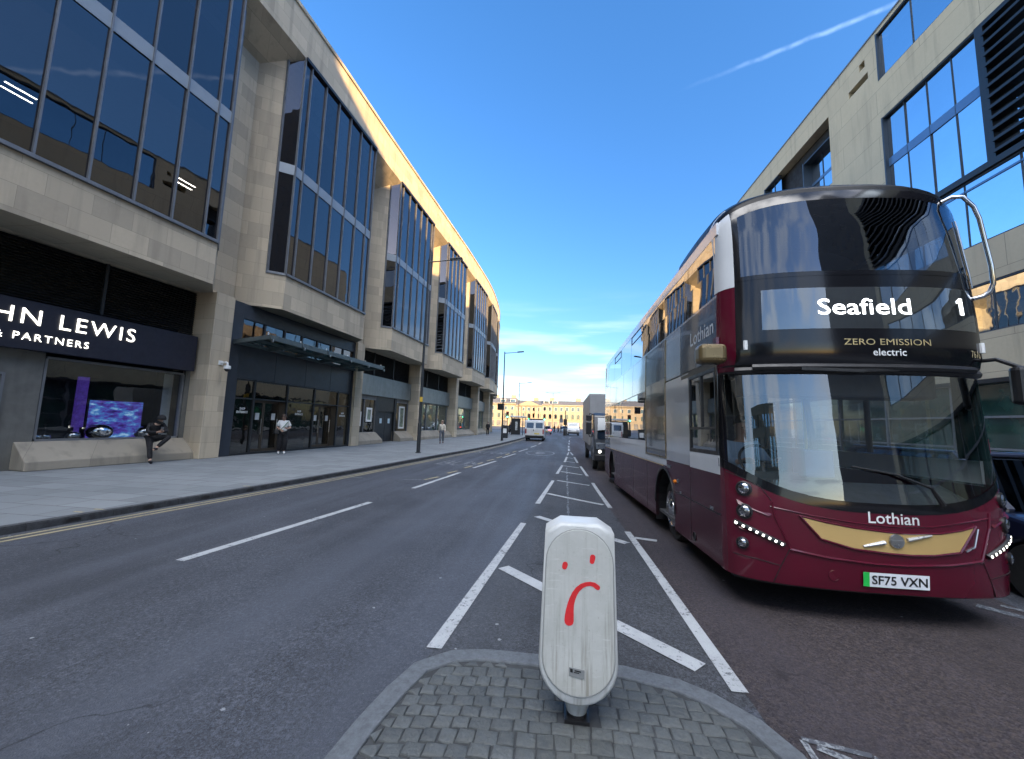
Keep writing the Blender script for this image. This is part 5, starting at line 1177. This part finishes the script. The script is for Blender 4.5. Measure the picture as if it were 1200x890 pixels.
def traffic_light(label, x, y, col_, h=3.4):
    r = thing_box('traffic_light', label, 'traffic light', x, y); r['group'] = 'traffic lights at the junction'
    b = MB(); b.tube([(0, 0, 0), (0, 0, h)], .06); b.build('pole', M['blackmetal'], r); b = MB(); b.box(-.2, .2, -.15, .12, h - 1.0, h + .05); hd = b.build('signal_head', M['black'], r, bevel=.03)
    for i, c in enumerate(((.25, .02, .02), (.25, .15, .02), (.02, .25, .12))):
        on = (i == 2 and col_ == 'g') or (i == 0 and col_ == 'r'); b = MB(); b.lathe([(.11, 0), (.11, -.03), (.05, -.05), (.001, -.055)], 12, (0, -.15, h - .15 - i * .32), 'y')
        b.build('lamp', mat('signal_' + str(i) + str(on), c, .3, emit=tuple(min(1, q * 4) for q in c) if on else None, es=5), hd)
traffic_light('green traffic light left of the bus shelter', -8.3, 62, 'g', 3.4); traffic_light('green traffic light seen over the white van', -5.2, 66, 'g', 3.2); traffic_light('green traffic light right of the white van', -2.9, 72, 'g', 3.3)
r = thing_box('signal_post', 'black pole with a boxed signal on the far central island', 'signal post', .75, 66)
b = MB(); b.tube([(0, 0, -.1), (0, 0, 4)], .07); b.build('pole', M['blackmetal'], r); b = MB(); b.box(-.28, .28, -.2, .2, 1.6, 2.6); b.build('signal_head', M['black'], r, bevel=.03); b = MB(); b.lathe([(.32, -.1), (.32, .9), (.25, 1.0)], 12); b.build('bollard_base', M['black'], r); b = MB(); b.box(-.95, -.35, -.03, .03, 2.0, 2.6); b.build('sign_plate', M['frame'], r)
r = thing('hanging_sign', 'dark hanging sign box projecting from the far curved end of the store', 'sign', (-9.6, 60, 3.6)); b = MB(); b.box(0, 1.0, -.12, .12, 0, 1.0); b.build('sign_box', M['black'], r, bevel=.02); b = MB(); b.bar((-.6, 0, .9), (0, 0, .9), .06, .06); b.build('bracket', M['steel'], r)
for i, (x, y) in enumerate(((-10.2, 72), (-9.4, 73), (-8.6, 72.5))):
    b = MB(); b.lathe([(.3, 0), (.34, .5), (.3, 1.1), (.2, 1.15)], 12, (x, y, 0)); tag(b.build('street_barrel', M['black']), ('left', 'middle', 'right')[i] + ' of the three dark rounded bins past the end of the store', 'bin', 'dark bins past the store')
# ================================================================ vehicles
M['carglass'] = glass('car_glass', (.7, .75, .8), (.1, .11, .12), .12, .9, 0)
def side_body(b, pts, w_, inset=0.): b.prism(pts, lambda y, z: (-w_ / 2 + inset, y, z), lambda y, z: (w_ / 2 - inset, y, z))
def arched(pts_front_to_back, arches, zlow):
    P = []
    for c, r in arches: P += [(c - r, zlow)] + [(c - r * cos(a), .3 + r * sin(a)) for a in frange(0, pi, pi / 10)] + [(c + r, zlow)]
    return P
def wheels(root, ys_, w_, r=.32):
    for y in ys_:
        for s in (-1, 1):
            b = MB(); x = s * (w_ / 2 - .02); q = [(r * .6, 0), (r * .95, 0), (r, -.03 * s), (r, -.18 * s), (r * .9, -.2 * s)]
            b.lathe(q, 22, (x, y, r), 'x'); wh = b.build('wheel', M['rubber'], root); b = MB(); b.lathe([(r * .62, -.01 * s), (r * .5, -.03 * s), (r * .2, .0), (.001, .005 * s)], 18, (x, y, r), 'x'); b.build('rim', M['steel'], wh)
def cabin(root, y0, y1, yt0, yt1, zb_, zt, w_, wt, roofm, name='glasshouse'):
    b = MB(); A = [(-w_ / 2, y0, zb_), (w_ / 2, y0, zb_), (w_ / 2, y1, zb_), (-w_ / 2, y1, zb_)]; T = [(-wt / 2, yt0, zt), (wt / 2, yt0, zt), (wt / 2, yt1, zt), (-wt / 2, yt1, zt)]
    k = len(b.v); b.v += A + T
    for f in ((0, 1, 5, 4), (1, 2, 6, 5), (2, 3, 7, 6), (3, 0, 4, 7)): b.face([k + i for i in f])
    b.build('car_window', M['carglass'], root)
    b = MB()
    for p, q in zip(A, T): b.bar(p, q, .07, .07)
    for s in (-1, 1): b.bar((s * w_ / 2, (y0 + y1) / 2, zb_), (s * wt / 2, (yt0 + yt1) / 2, zt), .07, .05)
    b.build('window_pillar', roofm, root)
    b = MB(); b.box(-wt / 2 - .02, wt / 2 + .02, yt0 - .05, yt1 + .05, zt - .02, zt + .05); b.build('roof', roofm, root, bevel=.03, seg=3)
def car(label, x, y, rz, c, tail=False, L_=4.3, w_=1.78, zt=1.42, z=-.1, name='car', coat=1.):
    r = thing(name, label, 'car', (x, y, z), rz); m = mat('car_paint', c, .3, coat=coat, var=.05)
    P = [(0, .3)] + arched(None, ((.82, .36), (L_ - .85, .36)), .22) + [(L_, .32), (L_ + .02, .6), (L_ - .06, .92), (L_ - .5, .98), (1.15, .95), (.35, .82), (.0, .62)]
    b = MB(); side_body(b, P, w_); b.build('body', m, r, bevel=.07, seg=3); wheels(r, (.82, L_ - .85), w_)
    b = MB(); b.box(-w_ / 2 + .1, w_ / 2 - .1, .3, L_ - .3, .4, .9); b.build('interior', M['black'], r)
    cabin(r, 1.05, L_ - .22, 1.85, L_ - .85, .95, zt, w_ - .12, w_ - .5, m)
    for s in (-1, 1):
        b = MB(); b.box(s * (w_ / 2 - .36) - .18, s * (w_ / 2 - .36) + .18, -.02, .1, .6, .74); b.build('headlight', M['lens'] if not tail else M['lens'], r, bevel=.03)
        b = MB(); b.box(s * (w_ / 2 - .22) - .16, s * (w_ / 2 - .22) + .16, L_ - .06, L_ + .035, .68, .86); b.build('tail_light', M['tail_on'] if tail else M['tail'], r, bevel=.03)
        b = MB(); b.box(s * (w_ / 2 + .09) - .1, s * (w_ / 2 + .09) + .1, 1.2, 1.34, .95, 1.1); b.build('wing_mirror', m, r, bevel=.04)
        b = MB(); b.box(s * (w_ / 2 + .004) - .006, s * (w_ / 2 + .004) + .006, L_ * .55, L_ * .55 + .18, .78, .81); b.build('door_handle', M['chrome'], r)
    b = MB(); b.box(-.26, .26, -.03, .0, .4, .51); b.build('number_plate', M['white'], r); b = MB(); b.box(-.26, .26, L_ + .02, L_ + .04, .5, .61); b.build('number_plate', mat('yellow_plate', (.55, .42, .03), .4), r)
    return r
M['tail'] = mat('tail_lens', (.25, .01, .01), .25); M['tail_on'] = mat('tail_lens_lit', (.5, .02, .02), .25, emit=(1, .04, .03), es=5)
car('dark blue car standing between the bus and the right kerb', 6.05, 4.35, radians(1), (.008, .014, .04), L_=4.5, w_=1.85, zt=1.55, z=-.13)
car('small dark car with lit red brake lights just past the white van', -2.5, 70.2, pi, (.25, .26, .28), True)
bpy.data.objects['car.001'].location = (-2.5, 74.5, -.1)
car('small pale blue car waiting beyond the far central island', 1.05, 92, 0, (.25, .33, .42))
# the white van driving away on the left
def van(label, x, y, rz, rear, z=-.1, w_=1.95, h=2.15, L_=5.0, c=(.48, .49, .49)):
    r = thing('van', label, 'van', (x, y, z), rz); m = mat('van_paint', c, .3, coat=.8, var=.04)
    P = [(0, .35)] + arched(None, ((.95, .4), (L_ - 1.0, .4)), .28) + [(L_, .38), (L_, 1.2), (L_ - .12, h - .12), (L_ - .3, h), (1.5, h), (1.25, h - .08), (.72, 1.25), (.08, 1.0), (0, .8)]
    b = MB(); side_body(b, P, w_); b.build('body', m, r, bevel=.1, seg=3); wheels(r, (.95, L_ - 1.0), w_, .34)
    b = MB(); b.poly([(-w_ / 2 + .18, .83, 1.3), (w_ / 2 - .18, .83, 1.3), (w_ / 2 - .25, 1.24, h - .2), (-w_ / 2 + .25, 1.24, h - .2)]); b.v = [(x_, y_ - .06, z_ + .02) for x_, y_, z_ in b.v]; b.build('windscreen', M['carglass'], r)
    for s in (-1, 1):
        b = MB(); b.box(s * .46 - .36, s * .46 + .36, L_ - .005, L_ + .012, 1.32, 1.9, lambda x_, y_, z_: (x_, y_ - .13 * max(0, z_ - 1.2) / .8, z_)); b.build('rear_window', M['carglass'], r)
        b = MB(); b.box(s * (w_ / 2 - .09) - .06, s * (w_ / 2 - .09) + .06, L_ - .04, L_ + .03, .75, 1.25); b.build('tail_light', M['tail'], r, bevel=.02)
        b = MB(); b.box(s * (w_ / 2 - .3) - .2, s * (w_ / 2 - .3) + .2, -.03, .08, .72, .92); b.build('headlight', M['lens'], r, bevel=.03)
        b = MB(); b.box(s * (w_ / 2 + .12) - .1, s * (w_ / 2 + .12) + .1, .95, 1.1, 1.2, 1.5); b.build('wing_mirror', M['black'], r, bevel=.03)
        b = MB(); b.box(s * (w_ / 2 + .002) - .005, s * (w_ / 2 + .002) + .005, 1.0, 1.9, 1.28, 1.8); b.build('side_window', M['carglass'], r)
    b = MB(); b.box(-.01, .01, L_ - .002, L_ + .006, .5, 1.95, lambda x_, y_, z_: (x_, y_ - .13 * max(0, z_ - 1.2) / .8, z_)); b.box(.08, .14, L_ - .002, L_ + .03, 1.0, 1.2); b.build('door_seam', M['black'], r)
    b = MB(); b.box(-w_ / 2 + .02, w_ / 2 - .02, L_ - .08, L_ + .09, .38, .58); b.box(-w_ / 2 + .02, w_ / 2 - .02, -.07, .08, .35, .6); b.build('bumper', M['black'], r, bevel=.03)
    b = MB(); b.box(-.5, .02, L_ + .006, L_ + .022, .7, .82); b.build('number_plate', mat('yellow_plate', (.5, .4, .06), .4), r)
    return r
v1 = van('white van seen from behind driving away in the left lane', -2.65, 46.0, pi, True)
b = MB(); b.box(-.6, .6, 1.4, 3.6, 2.17, 2.24); b.box(-.75, .75, 1.5, 1.6, 2.15, 2.3); b.box(-.75, .75, 3.4, 3.5, 2.15, 2.3); b.build('roof_rack', M['black'], v1)
van('white van coming towards the viewer at the far junction', 2.15, 68, 0, False)
# lorry following the bus
LO = thing('box_lorry', 'grey box lorry with black cab and one lit headlight close behind the bus', 'lorry', (2.42, 16.9, -.2), radians(-.6))
lw_ = 2.1; cabm = mat('lorry_black', (.02, .022, .025), .35, coat=.5); boxm = mat('lorry_box_grey', (.26, .265, .27), .5, var=.06, grime=.2)
P = [(0, .45), (.35, .42), (.35 + .0, .42)] + [(.95 - .5 * cos(a), .45 + .5 * sin(a)) for a in frange(0, pi, pi / 10)] + [(1.9, .45), (1.9, 2.35), (.7, 2.4), (.45, 2.3), (.06, 1.3), (0, 1.0)]
b = MB(); side_body(b, P, lw_); b.build('cab', cabm, LO, bevel=.06, seg=3)
b = MB(); b.poly([(-.9, .03, 1.32), (.9, .03, 1.32), (.85, .42, 2.22), (-.85, .42, 2.22)]); b.build('windscreen', M['carglass'], LO)
for s in (-1, 1):
    b = MB(); b.box(s * (lw_ / 2 + .004) - .006, s * (lw_ / 2 + .004) + .006, .6, 1.35, 1.35, 2.1); b.build('side_window', M['carglass'], LO)
    b = MB(); b.lathe([(.06, .0), (.05, -.02), (.03, -.03), (.001, -.035)], 16, (s * .8, -.02, .8), 'y'); b.build('headlight', M['lamp'], LO)
    b = MB(); b.tube([(s * 1.0, .2, 2.3), (s * 1.22, .0, 2.36), (s * 1.25, -.02, 2.2)], .02); b.tube([(s * 1.0, .2, 1.45), (s * 1.22, .0, 1.4), (s * 1.25, -.02, 1.5)], .02); ma = b.build('mirror_arm', M['black'], LO)
    b = MB(); b.box(s * 1.26 - .11, s * 1.26 + .11, -.08, .02, 1.5, 2.0); b.box(s * 1.26 - .11, s * 1.26 + .11, -.08, .02, 2.05, 2.3); b.build('wing_mirror', M['black'], LO, bevel=.03)
b = MB(); b.box(-.95, .95, -.02, .02, .9, 1.15); b.build('grille', M['steel'], LO, bevel=.01); b = MB(); b.box(-1.03, 1.03, -.1, .2, .42, .68); b.build('bumper', M['black'], LO, bevel=.04); b = MB(); b.box(-.26, .26, -.12, -.1, .48, .6); b.build('number_plate', M['white'], LO)
b = MB(); b.box(-1.12, 1.12, 2.0, 8.6, .95, 3.35); bx_ = b.build('box_body', boxm, LO, bevel=.03)
b = MB(); b.box(-1.0, 1.0, 1.95, 8.5, .6, .93); b.build('chassis', M['black'], LO)
wheels(LO, (.95, 6.9), lw_, .44)
# ================================================================ people
SKIN = mat('skin', (.42, .26, .19), .55, var=.06); HAIRD = mat('dark_hair', (.02, .014, .01), .6)
def skin_obj(name, V, E, Rr, m, parent, sub=2, root=0):
    me = bpy.data.meshes.new(name); me.from_pydata(V, E, []); o = bpy.data.objects.new(name, me); COL.objects.link(o)
    sk_ = o.modifiers.new('skin', 'SKIN'); sk_.use_smooth_shade = True
    ss = o.modifiers.new('sub', 'SUBSURF'); ss.levels = sub; ss.render_levels = sub
    for i, r in enumerate(Rr): me.skin_vertices[0].data[i].radius = (r, r) if not isinstance(r, tuple) else r
    me.skin_vertices[0].data[root].use_root = True
    dg = bpy.context.evaluated_depsgraph_get(); n = bpy.data.meshes.new_from_object(o.evaluated_get(dg)); bpy.data.objects.remove(o); n.name = name
    n.materials.clear(); n.materials.append(m)
    for p in n.polygons: p.use_smooth = True; p.material_index = 0
    o = bpy.data.objects.new(name, n); COL.objects.link(o); o.parent = parent; WM[o] = WM[parent]; return o
STAND = dict(pel=(0, 0, .93), sp=(0, .01, 1.1), ch=(0, .015, 1.28), nk=(0, .01, 1.44), hd0=(0, -.01, 1.52), hd=(0, -.02, 1.62), top=(0, 0, 1.7),
             shL=(-.17, .01, 1.38), elL=(-.22, .03, 1.12), wrL=(-.22, -.06, .9), haL=(-.22, -.08, .82), shR=(.17, .01, 1.38), elR=(.22, .03, 1.12), wrR=(.22, -.06, .9), haR=(.22, -.08, .82),
             hpL=(-.09, 0, .9), knL=(-.1, -.02, .5), anL=(-.1, .02, .09), toL=(-.11, -.15, .035), hpR=(.09, 0, .9), knR=(.1, -.02, .5), anR=(.1, .02, .09), toR=(.11, -.15, .035))
def person(label, loc, rotz, J, shirt, trousers, shoes, hair=HAIRD, wide=1., long_hair=False, sleeve=1., skirtish=0., scale=1., hood=False, z_extra=0, fingers=True, parent_loc=None):
    r = thing('person', label, 'person', loc, rotz); D = dict(STAND); D.update(J); D = {k: tuple(Vector(v) * scale) for k, v in D.items()}
    def chain(names, radii, nm, m, edges, sub=2): return skin_obj(nm, [D[n] for n in names], edges, [q * scale for q in radii], m, r, sub)
    nm = ['pel', 'sp', 'ch', 'nk', 'hd0', 'hd', 'top', 'shL', 'elL', 'wrL', 'haL', 'shR', 'elR', 'wrR', 'haR', 'hpL', 'knL', 'anL', 'toL', 'hpR', 'knR', 'anR', 'toR']
    rd = [.11, .105, .115, .052, .07, .088, .055, .058, .043, .03, .034, .058, .043, .03, .034, .08, .055, .04, .035, .08, .055, .04, .035]
    ed = [(0, 1), (1, 2), (2, 3), (3, 4), (4, 5), (5, 6), (2, 7), (7, 8), (8, 9), (9, 10), (2, 11), (11, 12), (12, 13), (13, 14), (0, 15), (15, 16), (16, 17), (17, 18), (0, 19), (19, 20), (20, 21), (21, 22)]
    V = [Vector(D[n]) for n in nm]; R_ = [q * scale for q in rd]
    if fingers:                                    # short finger chains rooted in the palms
        for h, wv in ((10, 9), (14, 13)):
            d = (V[h] - V[wv]).normalized(); sd_ = d.cross(Vector((0, 1, 0))); sd_ = sd_.normalized() if sd_.length > .1 else Vector((1, 0, 0)); cu = Vector((0, -1, 0))
            for k, (o_, L_) in enumerate(((-.027, .07), (-.009, .08), (.009, .076), (.027, .06), (-.05, .04))):
                a = V[h] + sd_ * o_ * scale + d * .015 * scale; c = a + (d * L_ * .6 + cu * .012) * scale; e = c + (d * L_ * .4 + cu * .025) * scale; i0 = len(V)
                V += [a, c, e]; R_ += [.0095 * scale, .009 * scale, .007 * scale]; ed += [(h, i0), (i0, i0 + 1), (i0 + 1, i0 + 2)]
    skin_obj('body', [tuple(v) for v in V], ed, R_, SKIN, r, 2)
    # face details sit on the head mesh as small children
    hv = (Vector(D['hd']) - Vector(D['hd0'])).normalized(); fwd = Vector(J.get('_face', (0, -1, 0))).normalized(); fwd = (fwd - hv * fwd.dot(hv)).normalized(); sx = fwd.cross(hv).normalized(); hc = Vector(D['hd'])
    b = MB()
    for s in (-1, 1): b.lathe([(max(.001, .011 * scale * sin(a)), -.008 * scale * cos(a)) for a in frange(0, pi, pi / 5)], 8, tuple(hc + fwd * .083 * scale + sx * .03 * s * scale - hv * .005))
    b.build('eyes', HAIRD, r)
    b = MB(); b.tube([hc + fwd * .086 * scale, hc + fwd * .105 * scale - hv * .035 * scale, hc + fwd * .085 * scale - hv * .042 * scale], [.008 * scale, .014 * scale, .008 * scale], 6); b.build('nose', SKIN, r)
    b = MB(); b.tube([hc + fwd * .078 * scale - hv * .068 * scale - sx * .022 * scale, hc + fwd * .083 * scale - hv * .068 * scale, hc + fwd * .078 * scale - hv * .068 * scale + sx * .022 * scale], .006 * scale, 6); b.build('mouth', mat('lips', (.35, .14, .12), .5), r)
    # hair: a shell over the crown and back of the head
    b = MB()
    def hp(u, v):
        rr = (.108 + (.012 if long_hair else 0)) * scale; ax = fwd * cos(u) + sx * sin(u); drop = lerp(.5 * pi + .15, .5 * pi + (1.0 if long_hair else .65), .5 - .5 * cos(u)) if True else 0
        drop = lerp(1.15, 2.5 if long_hair else 2.1, .5 - .5 * cos(u)); a = v * drop; p = hc + hv * (.02 * scale) + (hv * cos(a) * 1.05 + ax * sin(a) * .95) * rr
        if long_hair and a > 1.5: p = p - hv * (a - 1.5) * .12 * scale
        return p
    b.grid(hp, frange(0, 2 * pi, pi / 10), [i / 8 for i in range(9)]); b.build('hair', hair, r)
    if hood:
        b = MB(); b.grid(lambda u, v: hc + hv * .01 + (hv * cos(v * lerp(1.25, 2.4, .5 - .5 * cos(u))) * 1.1 + (fwd * cos(u) + sx * sin(u)) * sin(v * lerp(1.25, 2.4, .5 - .5 * cos(u)))) * .13 * scale, frange(0, 2 * pi, pi / 10), [i / 8 for i in range(9)]); b.build('hood', shirt, r)
        b = MB(); b.grid(lambda u, v: hc - hv * lerp(.035, .13, v) * scale + (fwd * cos(u) + sx * sin(u)) * (.098 + .01 * v) * scale, frange(-1.5, 1.5, .3), [0, .5, 1]); b.build('face_mask', M['black'], r)
    k = wide; s_ = sleeve
    eL, eR = Vector(D['elL']), Vector(D['elR']); wl = eL.lerp(Vector(D['wrL']), s_ - 1 if s_ > 1 else 0); wr_ = eR.lerp(Vector(D['wrR']), s_ - 1 if s_ > 1 else 0)
    if s_ <= 1: eL = Vector(D['shL']).lerp(eL, s_); eR = Vector(D['shR']).lerp(eR, s_)
    sv = [D['pel'], D['sp'], D['ch'], tuple(Vector(D['ch']).lerp(Vector(D['nk']), .62)), D['shL'], tuple(eL), D['shR'], tuple(eR)]; sr = [.15 * k, .14 * k, .15 * k, .075, .082 * k, .065 * k, .082 * k, .065 * k]; se = [(0, 1), (1, 2), (2, 3), (2, 4), (4, 5), (2, 6), (6, 7)]
    if s_ > 1: sv += [tuple(wl), tuple(wr_)]; sr += [.05, .05]; se += [(5, 8), (7, 9)]
    skin_obj('top', sv, se, [q * scale for q in sr], shirt, r, 2)
    tv = [tuple(Vector(D['pel']) + Vector((0, 0, .02))), D['hpL'], D['knL'], tuple(Vector(D['knL']).lerp(Vector(D['anL']), .92)), D['hpR'], D['knR'], tuple(Vector(D['knR']).lerp(Vector(D['anR']), .92))]; f = 1 + skirtish
    skin_obj('trousers', tv, [(0, 1), (1, 2), (2, 3), (0, 4), (4, 5), (5, 6)], [q * scale for q in (.135, .115, .078 * f, .065 * f, .115, .078 * f, .065 * f)], trousers, r, 2)
    for sd_ in 'LR':
        a, t_ = Vector(D['an' + sd_]), Vector(D['to' + sd_]); h = a + (a - t_).normalized() * .04 + Vector((0, 0, -.045)) * scale
        skin_obj('shoe', [tuple(h), tuple(a.lerp(t_, .45) + Vector((0, 0, .0))), tuple(t_)], [(0, 1), (1, 2)], [.05 * scale, .05 * scale, .042 * scale], shoes, r, 2)
    return r
BLK = mat('black_cloth', (.005, .005, .007), .85, var=.3, nscale=8); WHT = mat('white_cloth', (.66, .66, .65), .8, var=.08, nscale=6); CRM = mat('cream_coat', (.42, .39, .33), .85, var=.12, nscale=6)
GRYT = mat('grey_trousers', (.09, .1, .12), .85); WSH = mat('white_shoes', (.6, .6, .6), .6); NVY = mat('navy_cloth', (.02, .03, .06), .85)
# sitting on the ledge with one foot on the ground (local -Y is forward)
px, py, _ = PF(11.55, -.72, 0)
SIT = dict(pel=(0, .12, .82), sp=(-.02, .06, .98), ch=(.02, -.02, 1.16), nk=(.06, -.1, 1.29), hd0=(.07, -.13, 1.34), hd=(.09, -.18, 1.42), top=(.09, -.17, 1.51), shL=(-.14, -.01, 1.24), elL=(-.2, -.14, 1.0), wrL=(.02, -.3, 1.0), haL=(.06, -.35, 1.02), shR=(.2, -.04, 1.24), elR=(.27, -.2, 1.02), wrR=(.12, -.36, 1.03), haR=(.09, -.4, 1.05),
           hpL=(-.08, .08, .78), knL=(-.12, -.22, .52), anL=(-.1, -.36, .1), toL=(-.1, -.52, .045), hpR=(.1, .06, .8), knR=(.32, -.36, .86), anR=(.02, -.34, .5), toR=(-.08, -.44, .44), _face=(.25, -1, -.6))
ps = person('person in black clothes and face mask sitting on the window ledge looking at a phone', (px, py, 0), radians(84 - 22), SIT, BLK, BLK, BLK, sleeve=1.95, hood=True, wide=.95)
b = MB(); b.box(.045, .115, -.46, -.448, 1.04, 1.18, lambda x, y, z: (x, y - (z - 1.1) * .5, z)); ph = b.build('phone', mat('phone_grey', (.2, .21, .22), .3)); ph.matrix_world = WM[ps]; tag(ph, 'grey phone in the hands of the sitting person in black', 'phone')
# standing by the doors in a white shirt
WSTAND = dict(elL=(-.25, -.02, 1.14), wrL=(-.1, -.22, 1.04), haL=(-.05, -.27, 1.02), elR=(.27, .0, 1.14), wrR=(.16, -.2, 1.1), haR=(.1, -.25, 1.12), hd0=(0, -.03, 1.51), hd=(-.01, -.06, 1.6), top=(-.01, -.05, 1.69), _face=(0, -1, -.35))
pw = person('person in loose white shirt and wide black trousers by the shop doors', (-12.18, 16.35, 0), radians(38), WSTAND, WHT, BLK, WSH, hair=mat('brown_hair', (.05, .028, .018), .6), wide=1.18, long_hair=True, sleeve=.85, skirtish=.65, scale=1.0)
b = MB(); b.tube([(.17, -.13, 1.42), (.06, -.2, 1.25), (-.08, -.21, 1.08), (-.2, -.1, .95)], .017, 6); st = b.build('bag_strap', mat('green_strap', (.04, .14, .07), .7)); st.matrix_world = WM[pw]
st['label'] = 'green bag strap across the white shirt'; st.parent = pw; st.matrix_parent_inverse = Matrix.Identity(4); st.matrix_local = Matrix.Identity(4)
b = MB(); b.box(-.34, -.14, -.2, -.08, .86, 1.06); bg_ = b.build('handbag', M['black'], bevel=.03); bg_.matrix_world = WM[pw]; tag(bg_, 'small black bag hanging at the hip of the person in white', 'bag')
WALK = dict(knL=(-.1, -.14, .5), anL=(-.1, -.16, .1), toL=(-.1, -.32, .05), knR=(.1, .02, .5), anR=(.1, .2, .12), toR=(.1, .06, .04), elL=(-.23, .1, 1.12), wrL=(-.22, .12, .88), haL=(-.22, .1, .8), elR=(.23, -.08, 1.12), wrR=(.2, -.2, .95), haR=(.2, -.24, .9))
person('person in cream coat walking along the pavement behind the nearest lamp post', (-8.65, 28.6, 0), radians(15), WALK, CRM, GRYT, BLK, hair=mat('fair_hair', (.2, .15, .1), .6), wide=1.1, sleeve=1.95, fingers=False, scale=.98)
person('person in a dark coat walking by the far curved end of the store', (-9.25, 50.5, 0), radians(10), WALK, BLK, BLK, BLK, wide=1.15, sleeve=1.95, fingers=False)
for i, (x, y, sh, tr, lb, a) in enumerate(((-1.3, 84, BLK, BLK, 'person in black crossing the far road, left of a small group', 70), (-.5, 84.6, mat('red_top', (.25, .05, .05), .8), BLK, 'person in dull red top in the middle of the far crossing group', 80), (.1, 83.6, NVY, GRYT, 'person in navy at the right of the far crossing group', 250), (-7.6, 61, NVY, BLK, 'person in navy waiting by the far bus shelter', 120), (-8.8, 70, BLK, GRYT, 'person in black standing beyond the far green traffic light', 20))):
    person(lb, (x, y, -.1 if x > -5 else 0), radians(a), WALK, sh, tr, BLK, sleeve=1.95, fingers=False, wide=1.1)
# bus driver behind the wheel
DRV = dict(pel=(0, .1, .12), sp=(0, .1, .3), ch=(0, .06, .5), nk=(0, .04, .66), hd0=(0, .02, .73), hd=(0, 0, .83), top=(0, .02, .92), shL=(-.18, .05, .58), elL=(-.24, -.12, .36), wrL=(-.18, -.36, .4), haL=(-.16, -.44, .42), shR=(.18, .05, .58), elR=(.24, -.12, .36), wrR=(.18, -.36, .4), haR=(.16, -.44, .42), hpL=(-.1, .05, .1), knL=(-.13, -.38, .12), anL=(-.13, -.46, -.3), toL=(-.13, -.6, -.36), hpR=(.1, .05, .1), knR=(.13, -.38, .12), anR=(.13, -.46, -.3), toR=(.13, -.6, -.36))
person('bus driver in pale blue shirt sitting behind the windscreen', (2.34, 5.52, .88), radians(1), DRV, mat('pale_blue_shirt', (.3, .4, .52), .8), NVY, BLK, sleeve=1.8)
